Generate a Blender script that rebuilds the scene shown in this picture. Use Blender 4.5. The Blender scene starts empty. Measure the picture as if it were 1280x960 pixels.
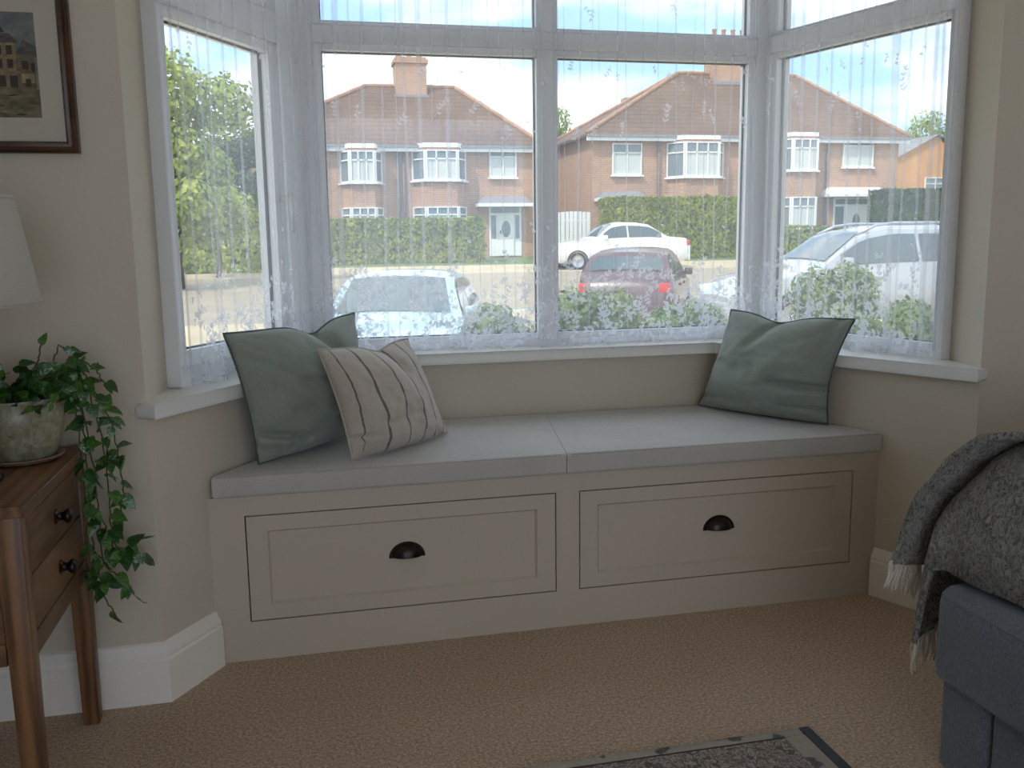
import bpy, bmesh, math, random
from mathutils import Vector, Matrix, noise as mnoise

# ------------------------------------------------------------------ camera
SC = bpy.context.scene
COL = SC.collection
FPX = 1155.44                                   # focal length in pixels of the 1280x960 frame
CAM = Vector((.261, -2.4215, 1.1087))
YAW, PITCH, ROLL = .2219, -.1581, -.0134
FWD = Vector((math.sin(YAW) * math.cos(PITCH), math.cos(YAW) * math.cos(PITCH), math.sin(PITCH)))
RGT0 = Vector((math.cos(YAW), -math.sin(YAW), 0))
UPV0 = RGT0.cross(FWD)
RGT = math.cos(ROLL) * RGT0 + math.sin(ROLL) * UPV0
UPV = -math.sin(ROLL) * RGT0 + math.cos(ROLL) * UPV0
cd = bpy.data.cameras.new('camera')
cd.sensor_width = 36
cd.lens = FPX / 1280 * 36
cd.clip_start = .02
cd.clip_end = 400
cam = bpy.data.objects.new('camera', cd)
COL.objects.link(cam)
M4 = Matrix((RGT, UPV, -FWD)).transposed().to_4x4()
M4.translation = CAM
cam.matrix_world = M4
SC.camera = cam

# ------------------------------------------------------------------ world: blue sky with broken cloud
W_ = bpy.data.worlds.new('sky')
SC.world = W_
W_.use_nodes = True
nt = W_.node_tree
nt.nodes.clear()
wo = nt.nodes.new('ShaderNodeOutputWorld')
bg = nt.nodes.new('ShaderNodeBackground')
tc = nt.nodes.new('ShaderNodeTexCoord')
mp = nt.nodes.new('ShaderNodeMapping')
mp.inputs['Scale'].default_value = (1.0, 1.0, 3.2)
mp.inputs['Location'].default_value = (.35, .1, .2)
nz = nt.nodes.new('ShaderNodeTexNoise')
nz.inputs['Scale'].default_value = 3.1
nz.inputs['Detail'].default_value = 7
nz.inputs['Roughness'].default_value = .55
rp = nt.nodes.new('ShaderNodeValToRGB')
rp.color_ramp.elements[0].position = .40
rp.color_ramp.elements[0].color = (.29, .47, .72, 1)
rp.color_ramp.elements[1].position = .58
rp.color_ramp.elements[1].color = (.86, .90, .95, 1)
nt.links.new(tc.outputs['Generated'], mp.inputs['Vector'])
nt.links.new(mp.outputs['Vector'], nz.inputs['Vector'])
nt.links.new(nz.outputs['Fac'], rp.inputs['Fac'])
nt.links.new(rp.outputs['Color'], bg.inputs['Color'])
nt.links.new(bg.outputs['Background'], wo.inputs['Surface'])
bg.inputs['Strength'].default_value = 1.5

# ------------------------------------------------------------------ the sun; all other light is the sky's, through the bay and an opening added in the unseen back wall
def light(name, kind, energy, loc, direction, color=(1, 1, 1), size=None, size_y=None):
    d = bpy.data.lights.new(name, kind)
    d.energy = energy
    d.color = color
    o = bpy.data.objects.new(name, d)
    COL.objects.link(o)
    o.location = loc
    o.rotation_euler = Vector(direction).to_track_quat('-Z', 'Y').to_euler()
    if kind == 'AREA':
        d.shape = 'RECTANGLE'
        d.size = size
        d.size_y = size_y
    return o
sun = light('sun_offscreen', 'SUN', 2.3, (0, 0, 30), (.55, .42, -.8), (1, .93, .82))
sun.data.angle = .02
SC.view_settings.view_transform = 'Standard'
SC.view_settings.look = 'None'
SC.view_settings.exposure = .8
SC.view_settings.gamma = 1
SC.view_settings.use_curve_mapping = False
SC.cycles.transparent_max_bounces = 32
SC.cycles.max_bounces = 10
SC.cycles.diffuse_bounces = 6

random.seed(7)
rnd = random.random
def uni(a, b): return a + (b - a) * random.random()

# ------------------------------------------------------------------ pixel helpers (a pixel gives a direction only)
def ray(u, v): return FWD * FPX + RGT * (u - 640) + UPV * (480 - v)
def at(u, v, Y):
    d = ray(u, v); return CAM + d * ((Y - CAM.y) / d.y)
def atz(u, v, Z):
    d = ray(u, v); return CAM + d * ((Z - CAM.z) / d.z)

# ------------------------------------------------------------------ object helpers
def link(o, parent=None):
    COL.objects.link(o)
    if parent is not None:
        o.parent = parent
    return o
def tag(o, label=None, cat=None, group=None, kind=None):
    if label: o['label'] = label
    if cat: o['category'] = cat
    if group: o['group'] = group
    if kind: o['kind'] = kind
    return o
def empty(name, loc=(0, 0, 0), rz=0, label=None, cat=None, group=None, kind=None, parent=None):
    o = bpy.data.objects.new(name, None)
    o.empty_display_size = .05
    link(o, parent)
    o.location = loc
    o.rotation_euler = (0, 0, rz)
    return tag(o, label, cat, group, kind)
def obj(name, me, mat=None, parent=None, smooth=False):
    if mat is not None:
        me.materials.clear(); me.materials.append(mat)
    if smooth:
        for p in me.polygons: p.use_smooth = True
    return link(bpy.data.objects.new(name, me), parent)
def raw(name, vs, fs, mat=None, parent=None, smooth=False):
    me = bpy.data.meshes.new(name)
    me.from_pydata([tuple(v) for v in vs], [], fs)
    me.validate()
    me.update()
    return obj(name, me, mat, parent, smooth)
def fix(bm):
    bmesh.ops.recalc_face_normals(bm, faces=bm.faces)
def from_bm(name, bm, mat=None, parent=None, smooth=False, angle=None):
    fix(bm)
    me = bpy.data.meshes.new(name)
    bm.to_mesh(me); bm.free()
    o = obj(name, me, mat, parent, smooth or angle is not None)
    if angle is not None:
        me.set_sharp_from_angle(angle=math.radians(angle))
    return o
def bm_box(bm, a, b, bev=0, seg=2):
    r = bmesh.ops.create_cube(bm, size=1)
    vs = r['verts']
    for v in vs:
        v.co = Vector([(a[i] + b[i]) / 2 + v.co[i] * (b[i] - a[i]) for i in range(3)])
    if bev:
        es = list({e for v in vs for e in v.link_edges})
        bmesh.ops.bevel(bm, geom=es, offset=bev, segments=seg, profile=.5, affect='EDGES')
def box(name, a, b, mat=None, parent=None, bev=0, seg=2):
    bm = bmesh.new()
    bm_box(bm, a, b, bev, seg)
    return from_bm(name, bm, mat, parent, angle=40 if bev else None)
def bm_prism(bm, pts, z0, z1, bev=0, seg=3, top_only=False):
    lo = [bm.verts.new((p[0], p[1], z0)) for p in pts]
    hi = [bm.verts.new((p[0], p[1], z1)) for p in pts]
    n = len(pts)
    fb = bm.faces.new(lo[::-1]); ft = bm.faces.new(hi)
    for i in range(n):
        bm.faces.new((lo[i], lo[(i + 1) % n], hi[(i + 1) % n], hi[i]))
    if bev:
        es = list(ft.edges) + ([] if top_only else list(fb.edges))
        bmesh.ops.bevel(bm, geom=es, offset=bev, segments=seg, profile=.5, affect='EDGES')
def prism(name, pts, z0, z1, mat=None, parent=None, bev=0, seg=3):
    bm = bmesh.new()
    bm_prism(bm, pts, z0, z1, bev, seg)
    return from_bm(name, bm, mat, parent, angle=40 if bev else None)
def bm_tube(bm, pts, rad, sides=8, closed=False, caps=True):
    pts = [Vector(p) for p in pts]
    n = len(pts)
    rings = []
    prev = None
    for i, p in enumerate(pts):
        if closed:
            t = pts[(i + 1) % n] - pts[i - 1]
        else:
            t = pts[min(i + 1, n - 1)] - pts[max(i - 1, 0)]
        if t.length < 1e-9: t = Vector((0, 0, 1))
        t.normalize()
        if prev is None:
            a = Vector((0, 0, 1)) if abs(t.z) < .9 else Vector((1, 0, 0))
            nrm = t.cross(a).normalized()
        else:
            nrm = (prev - t * prev.dot(t))
            nrm = nrm.normalized() if nrm.length > 1e-6 else t.orthogonal().normalized()
        prev = nrm
        bn = t.cross(nrm)
        r = rad[i] if isinstance(rad, (list, tuple)) else rad
        rings.append([bm.verts.new(p + (nrm * math.cos(2 * math.pi * k / sides) + bn * math.sin(2 * math.pi * k / sides)) * r) for k in range(sides)])
    m = n if closed else n - 1
    for i in range(m):
        A, B = rings[i], rings[(i + 1) % n]
        for k in range(sides):
            bm.faces.new((A[k], A[(k + 1) % sides], B[(k + 1) % sides], B[k]))
    if not closed and caps:
        bm.faces.new(rings[0][::-1]); bm.faces.new(rings[-1])
def tube(name, pts, rad, mat=None, parent=None, sides=8, closed=False):
    bm = bmesh.new()
    bm_tube(bm, pts, rad, sides, closed)
    return from_bm(name, bm, mat, parent, smooth=True)
def bm_lathe(bm, prof, c=(0, 0), seg=28, mx=None):
    rings = []
    for r, z in prof:
        if r < 1e-6:
            rings.append([bm.verts.new((c[0], c[1], z))])
        else:
            rings.append([bm.verts.new((c[0] + r * math.cos(2 * math.pi * k / seg), c[1] + r * math.sin(2 * math.pi * k / seg), z)) for k in range(seg)])
    for A, B in zip(rings, rings[1:]):
        for k in range(seg):
            k2 = (k + 1) % seg
            if len(A) == 1 and len(B) == 1: continue
            if len(A) == 1: bm.faces.new((A[0], B[k], B[k2]))
            elif len(B) == 1: bm.faces.new((A[k], A[k2], B[0]))
            else: bm.faces.new((A[k], A[k2], B[k2], B[k]))
def lathe(name, prof, mat=None, parent=None, c=(0, 0), seg=28):
    bm = bmesh.new()
    bm_lathe(bm, prof, c, seg)
    return from_bm(name, bm, mat, parent, angle=50)
def sweep(name, path, prof, mat=None, parent=None, closed_prof=True):
    """profile (offset to the right of the path, z) swept along a 2-D polyline with mitred corners"""
    bm = bmesh.new()
    P = [Vector(p) for p in path]
    rings = []
    for i, p in enumerate(P):
        d1 = (P[i] - P[i - 1]).normalized() if i else None
        d2 = (P[i + 1] - P[i]).normalized() if i < len(P) - 1 else None
        n1 = Vector((d1.y, -d1.x)) if d1 else None
        n2 = Vector((d2.y, -d2.x)) if d2 else None
        if n1 and n2:
            m = (n1 + n2).normalized(); m = m / max(.2, m.dot(n1))
        else:
            m = n1 or n2
        rings.append([bm.verts.new((p.x + m.x * o, p.y + m.y * o, z)) for o, z in prof])
    k = len(prof)
    for A, B in zip(rings, rings[1:]):
        for j in range(k if closed_prof else k - 1):
            bm.faces.new((A[j], A[(j + 1) % k], B[(j + 1) % k], B[j]))
    bm.faces.new(rings[0]); bm.faces.new(rings[-1][::-1])
    return from_bm(name, bm, mat, parent, angle=35)
def copy_tree(o, parent=None):
    c = o.copy()
    link(c, parent)
    for ch in list(o.children):
        copy_tree(ch, c)
    return c

# ------------------------------------------------------------------ material helpers
class NG:
    def __init__(s, name):
        s.m = bpy.data.materials.new(name)
        s.m.use_nodes = True
        s.t = s.m.node_tree
        s.b = s.t.nodes['Principled BSDF']
        s.out = s.t.nodes['Material Output']
    def n(s, typ, **kw):
        nd = s.t.nodes.new(typ)
        for k, v in kw.items():
            if k.startswith('_'): setattr(nd, k[1:], v)
            else: nd.inputs[k.replace('__', ' ')].default_value = v
        return nd
    def l(s, a, b): s.t.links.new(a, b)
    def coord(s, kind='Object', scale=(1, 1, 1), rot=(0, 0, 0), loc=(0, 0, 0)):
        c = s.n('ShaderNodeTexCoord'); m = s.n('ShaderNodeMapping')
        m.inputs['Scale'].default_value = scale; m.inputs['Rotation'].default_value = rot; m.inputs['Location'].default_value = loc
        s.l(c.outputs[kind], m.inputs['Vector'])
        return m.outputs['Vector']
    def ramp(s, fac, stops):
        r = s.n('ShaderNodeValToRGB')
        e = r.color_ramp.elements
        while len(e) > len(stops): e.remove(e[-1])
        while len(e) < len(stops): e.new(.5)
        for q, (p, c) in zip(e, stops):
            q.position = p; q.color = (*c, 1)
        s.l(fac, r.inputs['Fac'])
        return r.outputs['Color']
    def noise(s, vec, scale=5, detail=3, rough=.5):
        q = s.n('ShaderNodeTexNoise', Scale=scale, Detail=detail, Roughness=rough)
        s.l(vec, q.inputs['Vector']); return q.outputs['Fac']
    def bump(s, h, strength=.3, dist=.01):
        q = s.n('ShaderNodeBump', Strength=strength, Distance=dist)
        s.l(h, q.inputs['Height']); s.l(q.outputs['Normal'], s.b.inputs['Normal'])
        return q
    def mix(s, fac, a, b, blend='MIX'):
        q = s.n('ShaderNodeMix', _data_type='RGBA', _blend_type=blend)
        for k, v in ((0, fac), (6, a), (7, b)):
            if hasattr(v, 'links'): s.l(v, q.inputs[k])
            elif isinstance(v, (int, float)): q.inputs[k].default_value = v
            else: q.inputs[k].default_value = (*v, 1)
        return q.outputs[2]
    def math(s, op, a, b=0.0, c=None):
        q = s.n('ShaderNodeMath', _operation=op)
        for k, v in enumerate((a, b) if c is None else (a, b, c)):
            if hasattr(v, 'links'): s.l(v, q.inputs[k])
            else: q.inputs[k].default_value = v
        return q.outputs[0]
    def base(s, c):
        if hasattr(c, 'links'): s.l(c, s.b.inputs['Base Color'])
        else: s.b.inputs['Base Color'].default_value = (*c, 1)
    def rough(s, v): s.b.inputs['Roughness'].default_value = v
def plain(name, c, rough=.6, metal=0, var=.06, scale=8, bump=0, bscale=200, coat=0):
    g = NG(name)
    v = g.coord('Object')
    f = g.noise(v, scale, 4)
    g.base(g.ramp(f, [(.3, tuple(x * (1 - var) for x in c)), (.7, tuple(min(1, x * (1 + var)) for x in c))]))
    g.rough(rough); g.b.inputs['Metallic'].default_value = metal
    g.b.inputs['Coat Weight'].default_value = coat
    if bump: g.bump(g.noise(v, bscale, 3), bump, .002)
    return g.m
MAT = {}
MAT['paint_wall'] = plain('wall_paint', (.62, .56, .455), .85, var=.02, scale=3, bump=.12, bscale=260)
MAT['ceiling'] = plain('ceiling_paint', (.78, .77, .74), .9, var=.01)
MAT['white_gloss'] = plain('white_satin_paint', (.80, .79, .75), .38, var=.015, scale=4)
MAT['skirting'] = plain('skirting_paint', (.88, .84, .77), .42, var=.02, scale=4)
MAT['bench_paint'] = plain('bench_eggshell_paint', (.54, .475, .385), .55, var=.02, scale=3, bump=.05, bscale=300)
MAT['upvc'] = plain('white_window_plastic', (.82, .83, .84), .3, var=.01)
MAT['gasket'] = plain('black_gasket', (.02, .02, .022), .6)
MAT['dark_metal'] = plain('aged_bronze', (.045, .035, .03), .34, metal=.9, var=.3, scale=40)
MAT['white_paint'] = plain('white_exterior_paint', (.75, .76, .76), .5)

def carpet():
    g = NG('loop_carpet')
    v = g.coord('Object')
    n1 = g.noise(v, 135, 4, .8)
    n2 = g.noise(v, 3, 3)
    vo = g.n('ShaderNodeTexVoronoi', Scale=210.0); g.l(v, vo.inputs['Vector'])
    c = g.ramp(n1, [(.36, (.22, .135, .08)), (.5, (.50, .345, .23)), (.64, (.80, .60, .43))])
    c = g.mix(.2, c, g.ramp(n2, [(.35, (.48, .335, .225)), (.65, (.60, .44, .31))]))
    g.base(c); g.rough(.95)
    h = g.math('ADD', g.math('MULTIPLY', vo.outputs['Distance'], .8), n1)
    g.bump(h, .7, .004)
    g.b.inputs['Sheen Weight'].default_value = .2
    return g.m
MAT['carpet'] = carpet()
def wood(name, dark, light_, rot=(0, 0, 0), rough=.42, sc=(1, 9, 9)):
    g = NG(name)
    v = g.coord('Object', sc, rot)
    n1 = g.noise(v, 3.2, 6, .62)
    w = g.n('ShaderNodeTexWave', Scale=1.3, Distortion=7.0, Detail=4.0)
    g.l(v, w.inputs['Vector'])
    f = g.math('ADD', g.math('MULTIPLY', n1, .75), g.math('MULTIPLY', w.outputs['Fac'], .25))
    g.base(g.ramp(f, [(.3, dark), (.62, light_)]))
    g.rough(rough); g.bump(f, .12, .002)
    return g.m
MAT['oak_x'] = wood('oak_along_x', (.085, .038, .015), (.215, .105, .046))
MAT['oak_y'] = wood('oak_along_y', (.085, .038, .015), (.215, .105, .046), sc=(9, 1, 9))
MAT['oak_z'] = wood('oak_along_z', (.095, .042, .016), (.24, .118, .052), sc=(9, 9, 1))
MAT['frame_wood'] = wood('dark_frame_wood', (.035, .014, .006), (.085, .036, .015), rough=.35)
def fabric(name, c, scale=(420, 420, 420), var=.22, bump=.35, sheen=.25, coord='Object', big=.12, weave=None):
    g = NG(name)
    v = g.coord(coord)
    mp = g.n('ShaderNodeMapping'); mp.inputs['Scale'].default_value = scale; g.l(v, mp.inputs['Vector'])
    n1 = g.noise(mp.outputs['Vector'], 1, 2, .6)
    n2 = g.noise(v, 9, 3)
    col = g.ramp(n1, [(.25, tuple(x * (1 - var) for x in c)), (.75, tuple(min(1, x * (1 + var)) for x in c))])
    col = g.mix(big, col, g.ramp(n2, [(.35, tuple(x * .7 for x in c)), (.65, tuple(min(1, x * 1.25) for x in c))]))
    g.base(col); g.rough(.9)
    g.b.inputs['Sheen Weight'].default_value = sheen
    g.bump(n1, bump, .002)
    return g.m
MAT['linen'] = fabric('grey_linen', (.53, .51, .48), scale=(700, 120, 700), var=.14, bump=.25)
MAT['linen_pipe'] = fabric('grey_linen_piping', (.46, .44, .41), var=.1)
MAT['sage'] = fabric('sage_green_linen', (.27, .305, .26), scale=(500, 500, 160), var=.2, big=.2)
MAT['sage_pipe'] = fabric('dark_sage_piping', (.085, .10, .085), var=.1)
MAT['sofa'] = fabric('blue_grey_weave', (.125, .14, .168), scale=(260, 260, 130), var=.45, bump=.8, big=.15)
MAT['sofa_pipe'] = fabric('blue_grey_piping', (.12, .13, .15), var=.2)
MAT['cream_pipe'] = fabric('cream_piping', (.50, .45, .38), var=.1)
MAT['tassel'] = fabric('cream_tassel_yarn', (.60, .54, .45), var=.2)

def shade_mat():
    g = NG('cream_lamp_linen')
    n = g.noise(g.coord('Object', (500, 500, 500)), 1, 2)
    c = g.ramp(n, [(.25, (.74, .71, .64)), (.75, (.82, .79, .72))])
    g.base(c); g.rough(.9)
    tl = g.n('ShaderNodeBsdfTranslucent'); g.l(c, tl.inputs['Color'])
    mx = g.n('ShaderNodeMixShader'); mx.inputs[0].default_value = .5
    g.l(g.b.outputs[0], mx.inputs[1]); g.l(tl.outputs[0], mx.inputs[2]); g.l(mx.outputs[0], g.out.inputs['Surface'])
    return g.m
MAT['shade'] = shade_mat()
def glass(name='window_glass', tint=(.97, .985, .98), gloss=.06, rough=.02):
    g = NG(name)
    g.t.nodes.remove(g.b)
    tr = g.n('ShaderNodeBsdfTransparent'); tr.inputs['Color'].default_value = (*tint, 1)
    gl = g.n('ShaderNodeBsdfGlossy'); gl.inputs['Roughness'].default_value = rough
    mx = g.n('ShaderNodeMixShader'); mx.inputs[0].default_value = gloss
    g.l(tr.outputs[0], mx.inputs[1]); g.l(gl.outputs[0], mx.inputs[2]); g.l(mx.outputs[0], g.out.inputs['Surface'])
    return g.m
MAT['glass'] = glass()
def net(name, cover, col=(.86, .87, .92), trans=.62, fine=True):
    """sheer woven net: open mesh lets light straight through, threads scatter it"""
    g = NG(name)
    g.t.nodes.remove(g.b)
    tr = g.n('ShaderNodeBsdfTransparent')
    di = g.n('ShaderNodeBsdfDiffuse'); di.inputs['Color'].default_value = (*col, 1)
    tl = g.n('ShaderNodeBsdfTranslucent'); tl.inputs['Color'].default_value = (*col, 1)
    m1 = g.n('ShaderNodeMixShader'); m1.inputs[0].default_value = trans
    m2 = g.n('ShaderNodeMixShader')
    if fine:
        v = g.coord('Object')
        f = g.noise(v, 60, 3)
        g.l(g.math('MULTIPLY_ADD', f, .04, cover - .02), m2.inputs[0])
    else:
        m2.inputs[0].default_value = cover
    g.l(di.outputs[0], m1.inputs[1]); g.l(tl.outputs[0], m1.inputs[2])
    g.l(tr.outputs[0], m2.inputs[1]); g.l(m1.outputs[0], m2.inputs[2]); g.l(m2.outputs[0], g.out.inputs['Surface'])
    return g.m
MAT['net'] = net('sheer_net', .21)
MAT['lace'] = net('lace_thread', .6, fine=False)

# ================================================================== THE ROOM
L = Vector((-.1055, -.163)); R = Vector((2.064, -.2625))       # outer corners of the bay
iL = Vector((.381, .588)); iR = Vector((1.682, .588))          # inner corners under the sill
PL = Vector((.265, .665)); PR = Vector((1.89, .665))           # window corner posts
LO = Vector((-.085, .06)); RO = Vector((2.108, -.08))          # outer ends of the side windows
ZS0, ZS1 = .70, .737                                            # sill
ZT = 2.10                                                       # window head
def structure(o): o['kind'] = 'structure'; return o
structure(box('floor', (-.75, -5.1, -.12), (3.3, .8, 0), MAT['carpet']))
structure(box('ceiling', (-.75, -5.1, 2.4), (3.3, .95, 2.5), MAT['ceiling']))
structure(prism('wall_front_left', [L, (-.62, L.y), (-.62, .14), (-.16, .14), LO], 0, 2.4, MAT['paint_wall']))
structure(prism('wall_front_right', [R, RO, (2.2, .0), (3.2, .0), (3.2, R.y)], 0, 2.4, MAT['paint_wall']))
structure(box('wall_left', (-.74, -5.1, 0), (-.62, .14, 2.4), MAT['paint_wall']))
structure(box('wall_right', (3.2, -5.1, 0), (3.32, .0, 2.4), MAT['paint_wall']))
bmw = bmesh.new()
bm_box(bmw, (-.74, -5.12, 0), (-.75 + .05, -5.0, 2.4)); bm_box(bmw, (2.4, -5.12, 0), (3.3, -5.0, 2.4)); bm_box(bmw, (-.70, -5.12, 2.2), (2.4, -5.0, 2.4))  # unseen back wall, with a wide opening added to admit daylight
structure(from_bm('wall_back', bmw, MAT['paint_wall']))
structure(prism('wall_bay', [L, iL, iR, R, RO, (1.99, .76), (.17, .76), LO], 0, ZS0, MAT['paint_wall']))
structure(prism('wall_bay_head', [LO, PL + Vector((.03, -.04)), PR + Vector((-.03, -.04)), RO, (2.2, .1), (1.99, .78), (.17, .78), (-.16, .14)], ZT, 2.4, MAT['paint_wall']))
# baseboards, moulded profile (offset from wall, height)
BP = [(0, 0), (.022, 0), (.022, .108), (.017, .113), (.019, .120), (.016, .130), (.009, .137), (.007, .144), (0, .148)]
structure(sweep('baseboard_left', [(-.62, L.y), L, (0, 0)], BP, MAT['skirting']))
structure(sweep('baseboard_right', [(1.946, 0), R, (3.2, R.y)], BP, MAT['skirting']))
# window sill board with a rounded nose
def offset_line(p, d, o): return p + Vector((d.y, -d.x)) * o
dl = (iL - L).normalized(); dr = (R - iR).normalized()
def isect(p, d, q, e):
    den = d.x * e.y - d.y * e.x
    t = ((q.x - p.x) * e.y - (q.y - p.y) * e.x) / den
    return p + d * t
NO = .042
nl = offset_line(L, dl, NO) - dl * .02
nr = offset_line(R, dr, NO) + dr * .015
nb = Vector((0, .588 - NO))
cl = isect(nl, dl, nb, Vector((1, 0))); cr = isect(nr, dr, nb, Vector((1, 0)))
NP = []
for k in range(9):
    a = math.pi * (k / 8) - math.pi / 2
    NP.append((.014 * math.cos(a), ZS0 + .0185 + .0185 * math.sin(a)))
bms = bmesh.new()
core = [nl, cl, cr, nr, offset_line(R, dr, -.01) + dr * .015, RO + Vector((0, .01)), PR + Vector((.05, .05)), PL + Vector((-.05, .05)), LO + Vector((-.01, .01)), offset_line(L, dl, -.012) - dl * .02]
bm_prism(bms, core, ZS0, ZS1, .012, 4)
structure(from_bm('trim_1', bms, MAT['white_gloss'], angle=50))['label'] = 'white painted window sill board with rounded nose running round the bay'

# ------------------------------------------------------------------ windows
def panel_frame(name, A, B, z0, z1, w, t, mat, parent, off=0, bev=.006):
    """rectangular frame in the vertical plane A-B: outer rectangle, member width w, thickness t"""
    bm = bmesh.new()
    d = (B - A); ln = d.length; d.normalize(); n = Vector((d.y, -d.x))     # n: towards the room
    def bar(s0, s1, za, zb):
        r = bmesh.ops.create_cube(bm, size=1)
        for v in r['verts']:
            s = (s0 + s1) / 2 + v.co.x * (s1 - s0); o = off + v.co.y * t; z = (za + zb) / 2 + v.co.z * (zb - za)
            p = A + d * s + n * o
            v.co = (p.x, p.y, z)
        if bev:
            bmesh.ops.bevel(bm, geom=list({e for v in r['verts'] for e in v.link_edges}), offset=bev, segments=2, profile=.5, affect='EDGES')
    wl, wr, wb, wt = w if isinstance(w, tuple) else (w, w, w, w)
    bar(0, wl, z0, z1); bar(ln - wr, ln, z0, z1)
    bar(wl, ln - wr, z0, z0 + wb); bar(wl, ln - wr, z1 - wt, z1)
    return from_bm(name, bm, mat, parent, angle=40)
def bar_piece(name, A, B, s0, s1, za, zb, t, mat, parent, off=0, bev=.006):
    d = (B - A).normalized(); n = Vector((d.y, -d.x))
    bm = bmesh.new()
    r = bmesh.ops.create_cube(bm, size=1)
    for v in r['verts']:
        p = A + d * ((s0 + s1) / 2 + v.co.x * (s1 - s0)) + n * (off + v.co.y * t)
        v.co = (p.x, p.y, (za + zb) / 2 + v.co.z * (zb - za))
    if bev:
        bmesh.ops.bevel(bm, geom=bm.edges[:], offset=bev, segments=2, profile=.5, affect='EDGES')
    return from_bm(name, bm, mat, parent, angle=40)
def window(name, A, B, lights, zt0, zt1, label, post=(.03, .03), zbot=ZS1, sash_w=.03, zb=.781):
    """lights: [(s0, s1)] glass openings of the lower row; the same columns above the transom"""
    d = (B - A).normalized(); ln = (B - A).length
    w = empty(name, (0, 0, 0), label=label, kind='structure')
    T = .07
    fr = panel_frame('outer_frame', A, B, zbot, ZT, (lights[0][0] - sash_w, ln - lights[-1][1] - sash_w, zb - zbot - sash_w, .05), T, MAT['upvc'], w)
    for (a0, a1), (b0, b1) in zip(lights, lights[1:]):
        bar_piece('mullion', A, B, a1 + sash_w * .55, b0 - sash_w * .55, zbot, ZT, T + .004, MAT['upvc'], w)
    bar_piece('transom', A, B, lights[0][0] - sash_w, lights[-1][1] + sash_w, zt0 + sash_w * .8, zt1 - sash_w * .5, T + .002, MAT['upvc'], w)
    for (s0, s1) in lights:
        for (za, zc, nm) in ((zb, zt0, 'sash'), (zt1, ZT - .075, 'fanlight')):
            P0 = A + d * (s0 - sash_w); P1 = A + d * (s1 + sash_w)
            sa = panel_frame(nm, P0, P1, za - sash_w, zc + sash_w, sash_w, .05, MAT['upvc'], w, off=.0, bev=.005)
            panel_frame('gasket', A + d * s0, A + d * s1, za, zc, .004, .009, MAT['gasket'], sa, bev=0)
            bar_piece('pane', A, B, s0 + .002, s1 - .002, za + .002, zc - .002, .006, MAT['glass'], sa, bev=0)
    return w
zt0, zt1 = 1.690, 1.779
# centre window; columns measured from the left post
window('window_2', PL, PR, [(.356 - .265, 1.0465 - .265), (1.118 - .265, 1.8025 - .265)], zt0, zt1, 'white two-light front window of the bay with fanlights above', sash_w=.026)
lenL = (PL - LO).length; lenR = (PR - RO).length
w1 = window('window_1', LO, PL, [(.045, lenL - .185)], 1.652, zt1 + .01, 'white side window of the bay near the framed picture', sash_w=.038, zb=.828)
w3 = window('window_3', PR, RO, [(.075, lenR - .038)], 1.70, 1.783, 'white side window of the bay near the armchair', sash_w=.022)
# handle on the opening casement
dL = (PL - LO).normalized(); nL = Vector((dL.y, -dL.x))
hp = LO + dL * (lenL - .150) + nL * .03
bmh = bmesh.new()
bm_tube(bmh, [(hp.x, hp.y, 1.23), (hp.x + nL.x * .03, hp.y + nL.y * .03, 1.23)], .011, 10)
bm_tube(bmh, [(hp.x + nL.x * .032, hp.y + nL.y * .032, 1.245), (hp.x + nL.x * .036, hp.y + nL.y * .036, 1.2), (hp.x + nL.x * .034, hp.y + nL.y * .034, 1.13)], [.010, .009, .007], 10)
from_bm('handle', bmh, MAT['upvc'], w1, smooth=True)
# corner posts between the three windows
def post(P, d1, d2, name):
    n1 = Vector((d1.y, -d1.x)); n2 = Vector((d2.y, -d2.x))
    a = P - d1 * .012 + n1 * .045; b = P + d2 * .012 + n2 * .045
    c = P + d2 * .012 - n2 * .05; e = P - d1 * .012 - n1 * .05
    o = prism(name, [(a.x, a.y), (P + (n1 + n2).normalized() * .046)[:], (b.x, b.y), (c.x, c.y), (P - (n1 + n2).normalized() * .055)[:], (e.x, e.y)], ZS1, ZT, MAT['upvc'])
    return structure(o)
post(PL, dL, Vector((1, 0)), 'trim_2')
post(PR, Vector((1, 0)), (RO - PR).normalized(), 'trim_3')

# ================================================================== WINDOW BENCH
WB = 1.946
ZB = .452
D1, D2, D3, D4 = .088, .930, .997, 1.861
DZ0, DZ1 = .108, .399
bench = empty('window_bench', (WB / 2, 0, 0), label='painted built-in window bench with two wide drawers under the bay', cat='bench')
def local(o, root):
    o.location = o.location - root.location
    return o
bx_ = [0, D1, D2, D3, D4, WB]; bz_ = [0, DZ0, DZ1, ZB]
vs = []; fs = []
for j in range(4):
    for i in range(6): vs.append((bx_[i], 0, bz_[j]))
for j in range(3):
    for i in range(5):
        if j == 1 and i in (1, 3): continue
        q = j * 6 + i; fs.append((q, q + 1, q + 7, q + 6))
face = raw('face_frame', vs, fs, MAT['bench_paint'], bench)
sm = face.modifiers.new('t', 'SOLIDIFY'); sm.thickness = .024; sm.offset = -1
local(face, bench)
top = prism('seat_board', [(.012, .024), (WB - .012, .024), (1.675, .585), (.388, .585)], ZB - .022, ZB - .002, MAT['bench_paint'], bench)
local(top, bench)
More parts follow.
